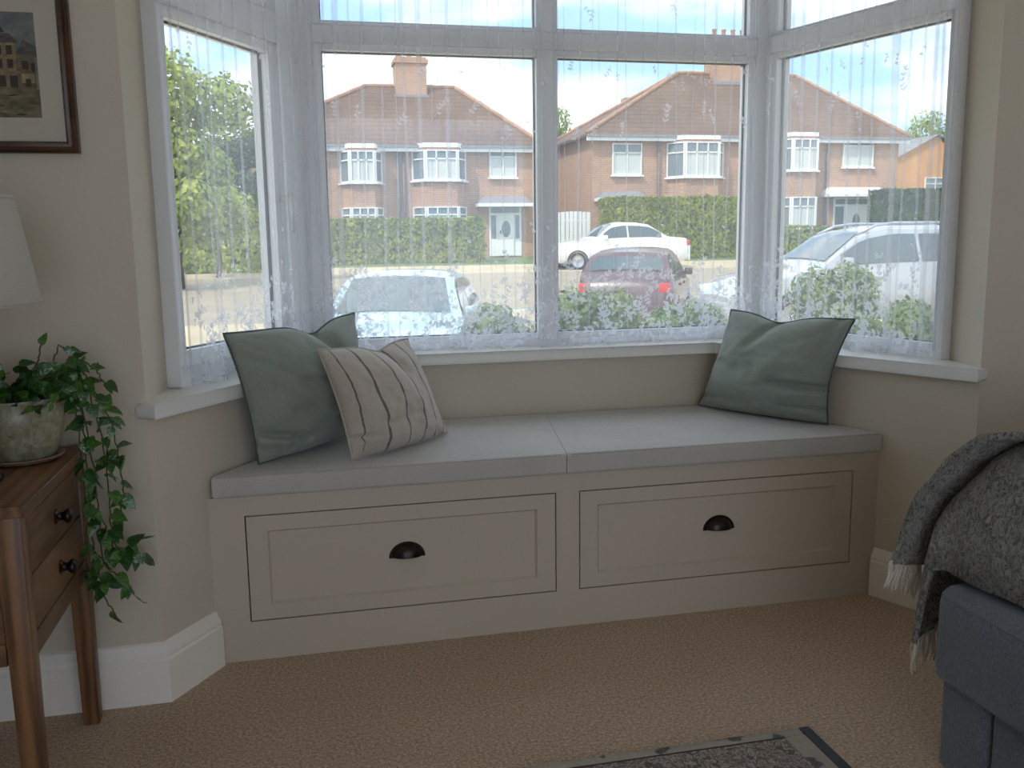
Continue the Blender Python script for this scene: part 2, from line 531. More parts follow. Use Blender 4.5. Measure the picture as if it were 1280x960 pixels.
def drawer(x0, x1):
    g = .0032
    x0 += g; x1 -= g; z0 = DZ0 + g; z1 = DZ1 - g
    cx = (x0 + x1) / 2; hw = (x1 - x0) / 2
    dr_ = bmesh.new()
    fw, fh = .052, .041
    ch = .006; dp = .009
    y0 = .0005
    def rect(xa, xb, za, zb, y): return [dr_.verts.new((p, y, q)) for p, q in ((xa, za), (xb, za), (xb, zb), (xa, zb))]
    back = rect(x0, x1, z0, z1, .022)
    r0 = rect(x0, x1, z0, z1, y0)
    r1 = rect(x0 + fw, x1 - fw, z0 + fh, z1 - fh, y0)
    r2 = rect(x0 + fw + ch, x1 - fw - ch, z0 + fh + ch, z1 - fh - ch, y0 + dp)
    for A, B in ((back, r0), (r0, r1), (r1, r2)):
        for k in range(4): dr_.faces.new((A[k], A[(k + 1) % 4], B[(k + 1) % 4], B[k]))
    dr_.faces.new(back)
    o = from_bm('drawer', dr_, MAT['bench_paint'], bench)
    local(o, bench)
    p = box('drawer_panel', (x0 + fw + ch - .002, y0 + dp - .0005, z0 + fh + ch - .002), (x1 - fw - ch + .002, y0 + dp + .006, z1 - fh - ch + .002), MAT['bench_paint'], o)
    # cup pull
    bm = bmesh.new()
    cz = .250; Y0 = y0 + dp
    NU, NV = 20, 8
    def dome(rx, rz, ry):
        g_ = [[bm.verts.new((cx + rx * math.cos(math.pi * i / NU), Y0 - ry * max(.0001, math.sin(math.pi * i / NU)) * math.sin(math.pi / 2 * j / NV), cz + rz * math.sin(math.pi * i / NU) * math.cos(math.pi / 2 * j / NV))) for i in range(NU + 1)] for j in range(NV + 1)]
        for j in range(NV):
            for i in range(NU):
                try: bm.faces.new((g_[j][i], g_[j][i + 1], g_[j + 1][i + 1], g_[j + 1][i]))
                except ValueError: pass
    dome(.041, .036, .027); dome(.0385, .034, .025)
    ring = []
    for k in range(NU + 1):
        a = math.pi * k / NU
        ring.append([bm.verts.new((cx + rx * math.cos(a), yy, cz - .003 + rz * math.sin(a))) for rx, rz, yy in ((.037, .033, Y0 - .003), (.049, .043, Y0 - .003), (.050, .044, Y0), (.037, .033, Y0))])
    for A, B in zip(ring, ring[1:]):
        for k in range(4): bm.faces.new((A[k], A[(k + 1) % 4], B[(k + 1) % 4], B[k]))
    bmesh.ops.remove_doubles(bm, verts=bm.verts, dist=1e-5)
    c = from_bm('cup_pull', bm, MAT['dark_metal'], o, angle=45)
    c['label'] = 'dark bronze cup pull'
drawer(D1, D2); drawer(D3, D4)

SEAMF = (.957, -.014); SEAMB = (1.052, .580)
# bench cushions: two boxed pads meeting at a seam
def pad(name, pts, z0, z1, label, seam_edges):
    root = empty(name, (sum(p[0] for p in pts) / len(pts), sum(p[1] for p in pts) / len(pts), z0), label=label, cat='cushion', group='linen bench pads')
    bm = bmesh.new()
    n = len(pts)
    lo = [bm.verts.new((p[0], p[1], z0)) for p in pts]; hi = [bm.verts.new((p[0], p[1], z1)) for p in pts]
    bm.faces.new(lo[::-1]); bm.faces.new(hi)
    for i in range(n): bm.faces.new((lo[i], lo[(i + 1) % n], hi[(i + 1) % n], hi[i]))
    def on_seam(e): return all(abs((v.co.x - SEAMF[0]) - (v.co.y - SEAMF[1]) * (SEAMB[0] - SEAMF[0]) / (SEAMB[1] - SEAMF[1])) < .003 for v in e.verts)
    bmesh.ops.bevel(bm, geom=[e for e in bm.edges if not on_seam(e)], offset=.010, segments=4, profile=.5, affect='EDGES')
    o = from_bm('pad_body', bm, MAT['linen'], root, angle=60); local(o, root)
    cxy = Vector((root.location.x, root.location.y))
    for zz in (z1 - .0035,):
        P = []
        for i in range(n):
            a = Vector(pts[i]); b = Vector(pts[(i + 1) % n])
            for k in range(8):
                q = a.lerp(b, (.012 / (b - a).length if (b - a).length > .05 else .3) + (1 - 2 * (.012 / (b - a).length if (b - a).length > .05 else .3)) * k / 7)
                P.append((q + (cxy - q).normalized() * .0035).to_tuple() + (zz,))
        t = tube('piping', P, .0022, MAT['linen_pipe'], root, 6, True); local(t, root)
    return root
pad('bench_cushion', [(.008, -.014), (SEAMF[0] - .0008, SEAMF[1]), (SEAMB[0] - .0008, SEAMB[1]), (.386, .580)], ZB, .512, 'pale grey linen bench pad carrying the green and the striped cushion', None)
pad('bench_cushion', [(SEAMF[0] + .0008, SEAMF[1]), (1.949, -.014), (1.680, .580), (SEAMB[0] + .0008, SEAMB[1])], ZB, .512, 'pale grey linen bench pad carrying a single sage cushion', None)

# ------------------------------------------------------------------ scatter cushions
def striped():
    g = NG('cream_striped_linen')
    c = g.n('ShaderNodeUVMap'); sx = g.n('ShaderNodeSeparateXYZ'); g.l(c.outputs['UV'], sx.inputs[0])
    u = sx.outputs['X']
    acc = None
    for pos, hw in ((.085, .006), (.27, .011), (.47, .008), (.645, .008), (.80, .008), (.925, .006)):
        d = g.math('ABSOLUTE', g.math('SUBTRACT', u, pos))
        s = g.math('LESS_THAN', d, hw)
        acc = s if acc is None else g.math('MAXIMUM', acc, s)
    v = g.coord('Object', (500, 500, 160))
    n1 = g.noise(v, 1, 2)
    base = g.ramp(n1, [(.25, (.44, .39, .33)), (.75, (.58, .52, .45))])
    dark = g.ramp(n1, [(.3, (.10, .085, .075)), (.7, (.22, .19, .17))])
    g.base(g.mix(acc, base, dark)); g.rough(.9); g.b.inputs['Sheen Weight'].default_value = .2
    g.bump(n1, .3, .002)
    return g.m
MAT['striped'] = striped()
def pillow(label, corners, out, thick, mat, pipe, bow=(.07, .07, .07, .07), creases=(), dent=None, seed=0, N=64, floor=.514, back=.25):
    """corners BL, BR, TR, TL (3-D); out: direction the plump face looks; creases: (u0,v0,u1,v1,depth,width)"""
    BL, BR, TR, TL = [Vector(c) for c in corners]
    out = Vector(out).normalized()
    ctr = (BL + BR + TR + TL) / 4
    root = empty('scatter_cushion', (ctr.x, ctr.y, min(BL.z, BR.z)), label=label, cat='cushion')
    def uvp(u, v):
        a = 2 * u - 1; b = 2 * v - 1
        kl, kr, kb, kt = bow
        ka = (kl if a < 0 else kr) * (1 - b * b) ** 1.0 * abs(a) ** 1.5
        kb_ = (kb if b < 0 else kt) * (1 - a * a) ** 1.0 * abs(b) ** 1.5
        u2 = (a * (1 - ka) + 1) / 2; v2 = (b * (1 - kb_) + 1) / 2
        if dent:
            v2 -= dent[1] * math.exp(-((u - dent[0]) / dent[2]) ** 2) * max(0, v) ** 4
        return BL.lerp(BR, u2).lerp(TL.lerp(TR, u2), v2), a, b
    vs = []; uvs = []
    bm = bmesh.new(); uvl = bm.loops.layers.uv.new('UVMap')
    sides = []
    for sgn, tk in ((1, thick), (-1, thick * back)):
        grid = []
        for j in range(N + 1):
            row = []
            for i in range(N + 1):
                # denser near the edges
                u = .5 - .5 * math.cos(math.pi * i / N) * (.55) - .45 * (.5 - i / N) if False else i / N
                v = j / N
                p, a, b = uvp(u, v)
                prof = max(0, (1 - a * a)) ** .55 * max(0, (1 - b * b)) ** .55
                h = tk * prof
                if sgn > 0:
                    for (u0, v0, u1, v1, dp, wd) in creases:
                        e = Vector((u1 - u0, v1 - v0)); q = Vector((u - u0, v - v0))
                        t = max(0, min(1, q.dot(e) / e.length_squared))
                        ds = (q - e * t).length
                        h -= dp * math.exp(-(ds / wd) ** 2) * (1 - .55 * t)
                    nv = Vector((u * 5 + seed * 7.1, v * 5 + seed, seed * 3.3))
                    h += (mnoise.noise(nv) * .012 + mnoise.noise(nv * 2.6) * .005) * prof ** .6
                    # radial puckers by the corners
                    for (cu, cv) in ((0, 0), (1, 0), (1, 1), (0, 1)):
                        rr = math.hypot(u - cu, v - cv)
                        if rr < .45:
                            an = math.atan2(v - cv, u - cu)
                            h += .0045 * math.sin(an * 11 + seed + cu * 3 + cv) * (rr / .12) * math.exp(-rr / .12) * prof ** .3
                    h = max(h, .003 * prof)
                pp = p + out * h * sgn
                if pp.z < floor: pp.z = floor + (pp.z - floor) * .05
                row.append(bm.verts.new(pp - root.location))
            grid.append(row)
        sides.append((sgn, grid))
    for sgn, grid in sides:
        for j in range(N):
            for i in range(N):
                f = bm.faces.new((grid[j][i], grid[j][i + 1], grid[j + 1][i + 1], grid[j + 1][i]) if sgn > 0 else (grid[j][i], grid[j + 1][i], grid[j + 1][i + 1], grid[j][i + 1]))
                f.smooth = True
                for lp, (ii, jj) in zip(f.loops, ((i, j), (i + 1, j), (i + 1, j + 1), (i, j + 1)) if sgn > 0 else ((i, j), (i, j + 1), (i + 1, j + 1), (i + 1, j))):
                    lp[uvl].uv = (ii / N, jj / N)
    bmesh.ops.remove_doubles(bm, verts=bm.verts, dist=2e-4)
    o = from_bm('cover', bm, mat, root, smooth=True)
    B = []
    for k in range(N): B.append(uvp(k / N, 0)[0])
    for k in range(N): B.append(uvp(1, k / N)[0])
    for k in range(N): B.append(uvp(1 - k / N, 1)[0])
    for k in range(N): B.append(uvp(0, 1 - k / N)[0])
    B = [Vector((p.x, p.y, max(p.z, floor + .003))) - root.location for p in B]
    tube('piping', B, .0028, pipe, root, 6, True)
    return root
# sage cushion in the left-hand corner (leans on the splayed wall)
pillow('large sage green linen cushion standing behind the striped cushion',
       [atz(323, 580, .519), atz(448, 538, .522), at(443, 391, .40), at(279, 417, -.02)], (.79, -.61, .0), .105, MAT['sage'], MAT['sage_pipe'],
       bow=(.07, .05, -.01, .05), creases=[(.62, 1.0, .70, .60, .045, .045), (-.02, .25, .36, .13, .040, .028), (.0, .12, .22, .06, .018, .025), (.22, .38, .60, .33, .013, .035), (.28, .60, .70, .50, .012, .04), (.18, .02, .30, .16, .014, .025), (.05, .80, .35, .55, .010, .04)],
       dent=(.62, .085, .13), seed=1)
# striped cushion leaning against it
pillow('cream cushion with dark brown stripes leaning on the sage cushion',
       [atz(440, 574, .519), atz(559, 541, .519), at(509, 423, .36), at(397, 437, .06)], (.62, -.78, .0), .095, MAT['striped'], MAT['cream_pipe'],
       bow=(.07, .05, -.012, .05), creases=[(.62, 1.0, .66, .74, .03, .045), (-.02, .18, .2, .2, .020, .025), (.10, -.02, .12, .25, .012, .025), (.9, .0, .8, .16, .012, .025), (.3, .3, .6, .35, .008, .04)],
       dent=(.60, .06, .14), seed=2)
# sage cushion on the right, alone
pillow('sage green linen cushion alone at the far end of the bench from the lamp',
       [atz(873, 506, .519), atz(1035, 530, .519), at(1069, 399, .035), at(914, 387, .465)], (-.86, -.51, .0), .105, MAT['sage'], MAT['sage_pipe'],
       bow=(.07, .13, -.012, .04), creases=[(.45, 1.0, .34, .72, .04, .045), (1.02, .34, .60, .38, .048, .035), (1.0, .13, .70, .16, .024, .022), (-.02, .10, .2, .14, .022, .03), (.90, .97, .9, .5, .014, .045), (.3, .12, .6, .18, .008, .04), (.1, .5, .3, .45, .008, .04)],
       dent=(.44, .07, .17), seed=3)

# ================================================================== NET CURTAINS
def plane_hit(u, v, A, B):
    d2 = B - A; n = Vector((-d2.y, d2.x)); r = ray(u, v)
    t = n.dot(A - Vector((CAM.x, CAM.y))) / n.dot(Vector((r.x, r.y)))
    p = CAM + r * t
    return (Vector((p.x, p.y)) - A).dot(d2.normalized()), p.z
def leaf_poly(bm, fn, c, ang, ln, wd):
    """a pointed leaf drawn on the cloth; fn maps (along, z) to 3-D"""
    pts = [(0, 0), (.3, .5), (.62, .42), (1, 0), (.62, -.42), (.3, -.5)]
    vs_ = []
    for a, b in pts:
        x = a * ln; y = b * wd
        vs_.append(bm.verts.new(fn(c[0] + x * math.cos(ang) - y * math.sin(ang), c[1] + x * math.sin(ang) + y * math.cos(ang))))
    bm.faces.new(vs_)
def stem_line(bm, fn, P, w=.0016):
    for (a, b) in zip(P, P[1:]):
        a = Vector(a); b = Vector(b)
        e = (b - a)
        if e.length < 1e-6: continue
        n = Vector((-e.y, e.x)).normalized() * w / 2
        bm.faces.new([bm.verts.new(fn(*q)) for q in (a - n, b - n, b + n, a + n)])
def sprig(bm, fn, c, size, ang, nl=5):
    P = [Vector(c)]
    a = ang
    for k in range(nl):
        a += uni(-.35, .35)
        P.append(P[-1] + Vector((math.cos(a), math.sin(a))) * size)
        for s in (-1, 1):
            if rnd() < .8:
                leaf_poly(bm, fn, P[-1], a + s * uni(.5, 1.2), size * uni(.8, 1.35), size * uni(.4, .65))
    stem_line(bm, fn, P)
    leaf_poly(bm, fn, P[-1], a, size * 1.2, size * .55)
def curtain(A, B, folds, label, z0=ZS1 + .008, z1=2.07, t0=0, t1=None, seed=0):
    random.seed(100 + seed)
    d = (B - A).normalized(); n = Vector((d.y, -d.x))
    ln = t1 if t1 is not None else (B - A).length
    root = empty('net_curtain', (*(A + d * ((t0 + ln) / 2) + n * .06), z0), label=label, cat='curtain', group='net curtains in the bay')
    def wave(t, z):
        k = .35 + .65 * (z1 - z) / (z1 - z0)
        return (.006 * math.sin(t * 47 + seed) + .004 * math.sin(t * 83 + 1.3 * seed + z) + .003 * math.sin(t * 21)) * k
    def P3(t, z, o=0):
        q = A + d * t + n * (.062 + wave(t, z) + o)
        return Vector((q.x, q.y, z)) - root.location
    ZN = 15
    rows = []
    for j in range(ZN):
        z = z0 + (z1 - z0) * j / (ZN - 1)
        row = []
        t = t0
        for (tc_, w, slant) in folds:
            t_c = tc_ + slant * (z - 1.2)
            k = max(2, int((tc_ - w - t0) / .012))
            steps = max(2, int((tc_ - (row_t if row else t0)) / .012)) if False else 6
            a = t; b = t_c + w
            for q in range(steps): row.append((a + (b - a) * q / steps, 0))
            wv = w * (1 + .25 * math.sin(z * 5 + tc_ * 30))
            for q in range(3): row.append((t_c + wv - 2 * wv * q / 2, .003 + .002 * q))
            for q in range(2): row.append((t_c - wv + 2 * wv * q / 2, .009 + .002 * q))
            t = t_c + w + .002
        for q in range(7): row.append((t + (ln - t) * q / 6, 0))
        rows.append([P3(a, z + (.004 * math.sin(a * 60) if j == 0 else 0), o) for a, o in row])
    nv = len(rows[0])
    vs_ = [p for r in rows for p in r]
    fs_ = [(j * nv + i, j * nv + i + 1, (j + 1) * nv + i + 1, (j + 1) * nv + i) for j in range(ZN - 1) for i in range(nv - 1)]
    raw('net', vs_, fs_, MAT['net'], root, smooth=True)
    # heading tape and bottom hem
    raw('hem', [P3(t0 + (ln - t0) * i / 60, z, -.001) for z in (z0 + .002, z0 + .018) for i in range(61)], [(i, i + 1, i + 62, i + 61) for i in range(60)], MAT['lace'], root, smooth=True)
    bm = bmesh.new()
    fn = lambda t, z: P3(min(max(t, t0), ln), z, .014)
    W = ln - t0
    for k in range(int(W * 240)):                         # dense foliage border at the foot
        z = z0 + .02 + abs(random.gauss(0, .13))
        if z > 1.03: continue
        sprig(bm, fn, (uni(t0, ln), z), uni(.011, .019), uni(0, 6.28), random.choice((2, 3, 4)))
    for k in range(int(W * 34)):                          # scattered single leaves above it
        z = uni(.85, 1.16)
        leaf_poly(bm, fn, (uni(t0, ln), z), uni(0, 6.28), uni(.012, .022), uni(.007, .012))
    for k in range(int(W * 9)):                           # sprigs drifting across the middle
        sprig(bm, fn, (t0 + W * (k + uni(.1, .9)) / max(1, int(W * 9)), uni(1.40, 1.50)), uni(.010, .016), uni(1.0, 2.1), random.choice((3, 4, 5)))
    for k in range(int(W * 15)):                          # small drops under the transom
        sprig(bm, fn, (uni(t0, ln), uni(1.62, 1.68)), uni(.008, .013), uni(-2.2, -1.0), random.choice((2, 3)))
    for k in range(int(W * 6)):
        sprig(bm, fn, (uni(t0, ln), uni(1.82, 1.98)), uni(.008, .013), uni(-2.2, -1.0), random.choice((2, 3)))
    o = from_bm('lace_foliage', bm, MAT['lace'], root)
    o['kind'] = 'stuff'
    return root
def folds_from_px(A, B, lst):
    out = []
    for (u, v, wpx) in lst:
        t, _ = plane_hit(u, v, A, B)
        out.append((t, wpx * .0010, uni(-.02, .02)))
    out.sort()
    res = [out[0]]
    for f in out[1:]:
        if f[0] - f[1] - .006 > res[-1][0] + res[-1][1]: res.append(f)
    return res
random.seed(5)
nC = Vector((0, -.062))
fc = folds_from_px(PL + nC, PR + nC, [(412, 250, 5), (425, 250, 9), (441, 250, 2), (456, 250, 5), (481, 250, 4), (497, 250, 3), (512, 250, 6), (528, 250, 7), (540, 250, 2), (562, 250, 7), (578, 250, 2), (597, 250, 1.5), (613, 250, 2), (628, 250, 2), (642, 250, 1.5), (655, 250, 2), (672, 250, 3), (700, 250, 3), (707, 250, 2), (722, 250, 4), (737, 250, 2), (750, 250, 1.5), (768, 250, 2), (783, 250, 3), (801, 250, 1.5), (822, 250, 2), (845, 250, 3), (861, 250, 1.5), (878, 250, 4), (893, 250, 5), (908, 250, 4), (926, 250, 5), (940, 250, 6), (385, 250, 6), (398, 250, 4)])
curtain(PL, PR, fc, 'white lace net curtain across the two-light front window', t0=.02, t1=(PR - PL).length - .03, seed=1)
nl_ = nL * .062
fl = folds_from_px(LO + nl_, PL + nl_, [(219, 200, 7), (232, 200, 3), (252, 200, 2), (266, 200, 1.5), (283, 200, 2), (300, 200, 10), (318, 200, 4), (338, 200, 8), (352, 200, 5), (366, 200, 8)])
curtain(LO, PL, fl, 'white lace net curtain beside the picture wall', t0=.02, t1=lenL - .06, seed=2)
dR = (RO - PR).normalized(); nR = Vector((dR.y, -dR.x))
fr_ = folds_from_px(PR + nR * .062, RO + nR * .062, [(962, 200, 6), (976, 200, 4), (988, 200, 3), (1004, 200, 7), (1018, 200, 4), (1040, 200, 2), (1061, 200, 2), (1076, 200, 4), (1090, 200, 2), (1117, 200, 11), (1134, 200, 1.5), (1150, 200, 2), (1164, 200, 6), (1176, 200, 3)])
curtain(PR, RO, fr_, 'white lace net curtain beside the armchair side of the bay', t0=.072, t1=lenR - .06, seed=3)
random.seed(11)
# slim white rod carrying the nets, above the frame of the picture
rodz = 2.078
rp_ = [LO + nL * .062, PL + (nL + Vector((0, -1))).normalized() * .066, PR + (nR + Vector((0, -1))).normalized() * .066, RO + nR * .062]
rod = tube('curtain_rod', [(p.x, p.y, rodz) for p in rp_], .006, MAT['upvc'], None, 8)
tag(rod, 'slim white rod the net curtains hang from', 'curtain rod')

# ================================================================== PICTURE
wy = L.y
pic = empty('framed_picture', (-.40, wy, 1.302), label='dark wood framed print of an old building in a wide cream mount', cat='picture')
def inpic(o): o.location = o.location - pic.location; return o
FX0, FX1, FZ0, FZ1 = -.600, -.199, 1.302, 1.668
bm = bmesh.new()
fw = .025
prof = [(0, .0), (0, .020), (.006, .026), (.013, .022), (.019, .024), (.025, .014), (.025, 0)]
ring_pts = []
for (cx_, cz_, sx_, sz_) in ((FX0, FZ0, 1, 1), (FX1, FZ0, -1, 1), (FX1, FZ1, -1, -1), (FX0, FZ1, 1, -1)):
    ring_pts.append([bm.verts.new((cx_ + sx_ * o, wy - h - .001, cz_ + sz_ * o)) for o, h in prof])
for k in range(4):
    A_, B_ = ring_pts[k], ring_pts[(k + 1) % 4]
    for j in range(len(prof) - 1):
        bm.faces.new((A_[j], A_[j + 1], B_[j + 1], B_[j]))
inpic(from_bm('frame', bm, MAT['frame_wood'], pic, angle=40))
inpic(box('mount', (FX0 + .02, wy - .009, FZ0 + .02), (FX1 - .02, wy - .003, FZ1 - .02), plain('cream_mount_board', (.62, .57, .48), .9, var=.03), pic))
# the print: flat painted shapes of an old towered building above a rough foreground
PX0, PX1, PZ0, PZ1 = -.53, -.270, 1.377, 1.595
pw, ph = PX1 - PX0, PZ1 - PZ0
def paint(nm, a, b, sc=60):
    g = NG('print_' + nm)
    f = g.noise(g.coord('Object', (1, 1, 1.6)), sc, 5, .7)
    g.base(g.ramp(f, [(.32, a), (.68, b)])); g.rough(.75)
    return g.m
inks = [paint('sky', (.10, .13, .14), (.26, .28, .26), 22), paint('stone', (.075, .052, .028), (.23, .165, .09)), paint('stone_lit', (.16, .115, .06), (.34, .25, .13)),
        paint('shade', (.012, .010, .008), (.05, .036, .022)), paint('roof', (.05, .05, .048), (.13, .125, .11)), paint('ground', (.05, .045, .022), (.26, .22, .12), 34), paint('light', (.22, .17, .08), (.42, .33, .16))]
shapes = [(0, [(0, 0), (1, 0), (1, 1), (0, 1)])]
def R_(k, x0, z0, x1, z1): shapes.append((k, [(x0, z0), (x1, z0), (x1, z1), (x0, z1)]))
R_(1, .05, .25, .98, .62)
shapes.append((4, [(.02, .60), (.52, .60), (.46, .72), (.10, .72)]))
R_(2, .58, .28, .84, .72); shapes.append((4, [(.55, .71), (.87, .71), (.80, .80), (.62, .80)]))
R_(1, .66, .78, .76, .82); shapes.append((3, [(.65, .81), (.77, .81), (.71, .93)]))
shapes.append((4, [(.84, .60), (1.0, .58), (1.0, .68), (.90, .74)]))
for k in range(5):
    R_(3, .08 + k * .095, .47, .12 + k * .095, .56); R_(3, .07 + k * .095, .28, .13 + k * .095, .42); R_(6, .05 + k * .095, .43, .11 + k * .095, .45)
for (x_, z_) in ((.61, .60), (.69, .60), (.77, .60), (.61, .47), (.69, .47), (.77, .47)): R_(3, x_, z_, x_ + .045, z_ + .085)
for x_ in (.60, .69, .78): R_(3, x_, .28, x_ + .06, .40)
R_(3, .88, .46, .93, .54); R_(3, .95, .44, .98, .52); R_(6, .87, .33, .97, .42); R_(3, .90, .30, .94, .37)
R_(2, .57, .42, .86, .445); R_(6, .58, .69, .84, .705)
shapes.append((5, [(0, 0), (1, 0), (1, .27), (.6, .31), (.3, .28), (0, .31)]))
for k in range(26):
    x_ = uni(0, .8); z_ = uni(.02, .25); w_ = uni(.06, .2); h_ = uni(.008, .022)
    shapes.append((random.choice((3, 3, 6, 2)), [(x_, z_), (min(1, x_ + w_ * .6), z_ - h_ * .4), (min(1, x_ + w_), z_ + h_ * .3), (min(1, x_ + w_ * .5), z_ + h_)]))
V_ = []; F_ = []; I_ = []
for q, (k, P_) in enumerate(shapes):
    F_.append(tuple(range(len(V_), len(V_) + len(P_)))); I_.append(k)
    V_ += [(PX0 + pw * x_, wy - .0092 - q * .000012, PZ0 + ph * z_) for x_, z_ in P_]
pr_ = inpic(raw('print', V_, F_, None, pic))
for m in inks: pr_.data.materials.append(m)
for p, k in zip(pr_.data.polygons, I_): p.material_index = k
inpic(box('glazing', (FX0 + .02, wy - .0135, FZ0 + .02), (FX1 - .02, wy - .012, FZ1 - .02), glass('picture_glass', (.97, .97, .97), .03, .05), pic))

# ================================================================== SIDE TABLE
TX1, TX0, TY0, TY1, TZ = -.240, -.600, -.703, -.213, .655
tab = empty('side_table', ((TX0 + TX1) / 2, (TY0 + TY1) / 2, 0), label='oak side table with two small drawers and dark knobs', cat='table')
def intab(o): o.location = o.location - tab.location; return o
for k in range(4):                                             # glued-up boards of the top
    a = TX0 - .008 + (TX1 + .010 - TX0 + .008) * k / 4; b = TX0 - .008 + (TX1 + .010 - TX0 + .008) * (k + 1) / 4
    intab(box('top_board', (a + .0002, TY0 - .010, TZ - .020), (b - .0002, TY1 + .008, TZ), MAT['oak_y'], tab, .0012, 1))
LW = .045
for (x0, y0) in ((TX1 - LW, TY0), (TX1 - LW, TY1 - LW), (TX0, TY0), (TX0, TY1 - LW)):
    bm = bmesh.new()
    bm_box(bm, (x0, y0, 0), (x0 + LW, y0 + LW, TZ - .020), .002, 2)
    for v in bm.verts:                                         # slight taper to the foot
        f = 1 - .22 * max(0, (.36 - v.co.z) / .36)
        v.co.x = x0 + LW / 2 + (v.co.x - x0 - LW / 2) * f; v.co.y = y0 + LW / 2 + (v.co.y - y0 - LW / 2) * f
    intab(from_bm('leg', bm, MAT['oak_z'], tab, angle=40))
fy0, fy1 = TY0 + LW, TY1 - LW
intab(box('rail', (TX1 - .03, fy0, .360), (TX1 - .003, fy1, .402), MAT['oak_y'], tab, .001, 1))
intab(box('rail', (TX1 - .03, fy0, .617), (TX1 - .003, fy1, TZ - .02), MAT['oak_y'], tab, .001, 1))
for z0_, z1_ in ((.4045, .5075), (.5105, .6150)):
    d_ = intab(box('drawer', (TX1 - .025, fy0 + .003, z0_), (TX1 - .004, fy1 - .003, z1_), MAT['oak_y'], tab, .002, 2))
    bm = bmesh.new()
    bm_lathe(bm, [(0, 0), (.0155, 0), (.0155, .002), (.011, .004), (.0085, .010), (.009, .014), (.0135, .018), (.0155, .023), (.014, .028), (.008, .0315), (0, .032)], seg=18)
    bmesh.ops.transform(bm, matrix=Matrix.Translation((TX1 - .004, (fy0 + fy1) / 2, (z0_ + z1_) / 2)) @ Matrix.Rotation(math.pi / 2, 4, 'Y'), verts=bm.verts)
    kb = from_bm('knob', bm, MAT['dark_metal'], d_, angle=45)
    kb['label'] = 'dark metal knob'
for (y0, y1) in ((TY0 + .008, TY0 + .020), (TY1 - .020, TY1 - .008)):
    intab(box('end_panel', (TX0 + LW, y0, .372), (TX1 - LW, y1, TZ - .02), MAT['oak_x'], tab, .001, 1))
    intab(box('end_rail', (TX0 + LW, y0 - .004, .358), (TX1 - LW, y1 + .004, .400), MAT['oak_x'], tab, .001, 1))
intab(box('back_panel', (TX0 + .01, fy0, .36), (TX0 + .02, fy1, TZ - .02), MAT['oak_y'], tab))

# ================================================================== LAMP
lc = (-.385, -.50)
lamp = empty('table_lamp', (*lc, TZ), label='table lamp with cream drum shade and dark base on the oak table', cat='lamp')
lathe('base', [(0, 0), (.062, 0), (.064, .006), (.060, .016), (.034, .028), (.022, .05), (0, .05)], MAT['dark_metal'], lamp)
lathe('stem', [(.016, .045), (.026, .08), (.040, .13), (.034, .19), (.016, .235), (.010, .27), (.010, .44), (0, .44)], MAT['dark_metal'], lamp)
lathe('shade', [(.124, .543), (.157, .340), (.1585, .338), (.1595, .340), (.127, .543), (.1255, .5445), (.124, .543)], MAT['shade'], lamp, seg=48)
lathe('added_shade_diffuser', [(.124, .536), (.06, .536), (0, .536)], MAT['shade'], lamp, seg=40)  # unseen disc added across the shade top to soften light going up
for rr, zz in ((.1592, .345), (.1268, .539)):
    tube('trim_band', [(rr * math.cos(2 * math.pi * k / 48), rr * math.sin(2 * math.pi * k / 48), zz) for k in range(48)], .0032, MAT['shade'], lamp, 6, True)
bm = bmesh.new()
for k in range(3):
    a = 2 * math.pi * k / 3 + .4
    bm_tube(bm, [(.008 * math.cos(a), .008 * math.sin(a), .52), (.124 * math.cos(a), .124 * math.sin(a), .538)], .0018, 5)
bm_tube(bm, [(0, 0, .43), (0, 0, .525)], .004, 6)
from_bm('shade_carrier', bm, MAT['dark_metal'], lamp)
bm = bmesh.new()
bm_lathe(bm, [(0, .44), (.012, .44), (.014, .455), (.028, .485), (.030, .50), (.022, .522), (0, .53)], seg=16)
g_ = NG('frosted_bulb'); g_.base((.85, .84, .80)); g_.rough(.4)
from_bm('bulb', bm, g_.m, lamp, smooth=True)

# ================================================================== PLANT
def pot_mat():
    g = NG('mottled_glaze')
    v = g.coord('Object')
    n1 = g.noise(g.coord('Object', (1, 1, .45)), 26, 5, .65); n2 = g.noise(v, 70, 4, .6)
    c = g.ramp(n1, [(.34, (.11, .075, .035)), (.47, (.24, .21, .13)), (.56, (.30, .31, .22)), (.68, (.14, .18, .13))])
    g.base(g.mix(.35, c, g.ramp(n2, [(.4, (.16, .12, .07)), (.62, (.42, .42, .34))]))); g.rough(.3)
    g.bump(n1, .2, .003)
    return g.m
pc = (-.328, -.335)
sau = lathe('plant_saucer', [(0, TZ + .001), (.062, TZ + .001), (.074, TZ + .006), (.082, TZ + .013), (.080, TZ + .014), (.070, TZ + .009), (0, TZ + .008)], plain('terracotta_glaze', (.33, .24, .16), .45, var=.2, scale=30), None, pc, 36)
tag(sau, 'shallow brown clay saucer under the mottled plant pot', 'saucer')
plant = empty('potted_plant', (*pc, TZ + .009), label='trailing green vine in a mottled glazed pot on the oak table', cat='plant')
lathe('pot', [(0, 0), (.058, 0), (.064, .004), (.078, .04), (.085, .075), (.086, .100), (.083, .118), (.086, .124), (.085, .128), (.079, .127), (.077, .11), (.077, .105), (0, .105)], pot_mat(), plant, seg=40)
lathe('soil', [(.0765, .106), (.05, .112), (0, .115)], plain('potting_soil', (.02, .014, .010), .95, var=.4, scale=80, bump=.5, bscale=150), plant)
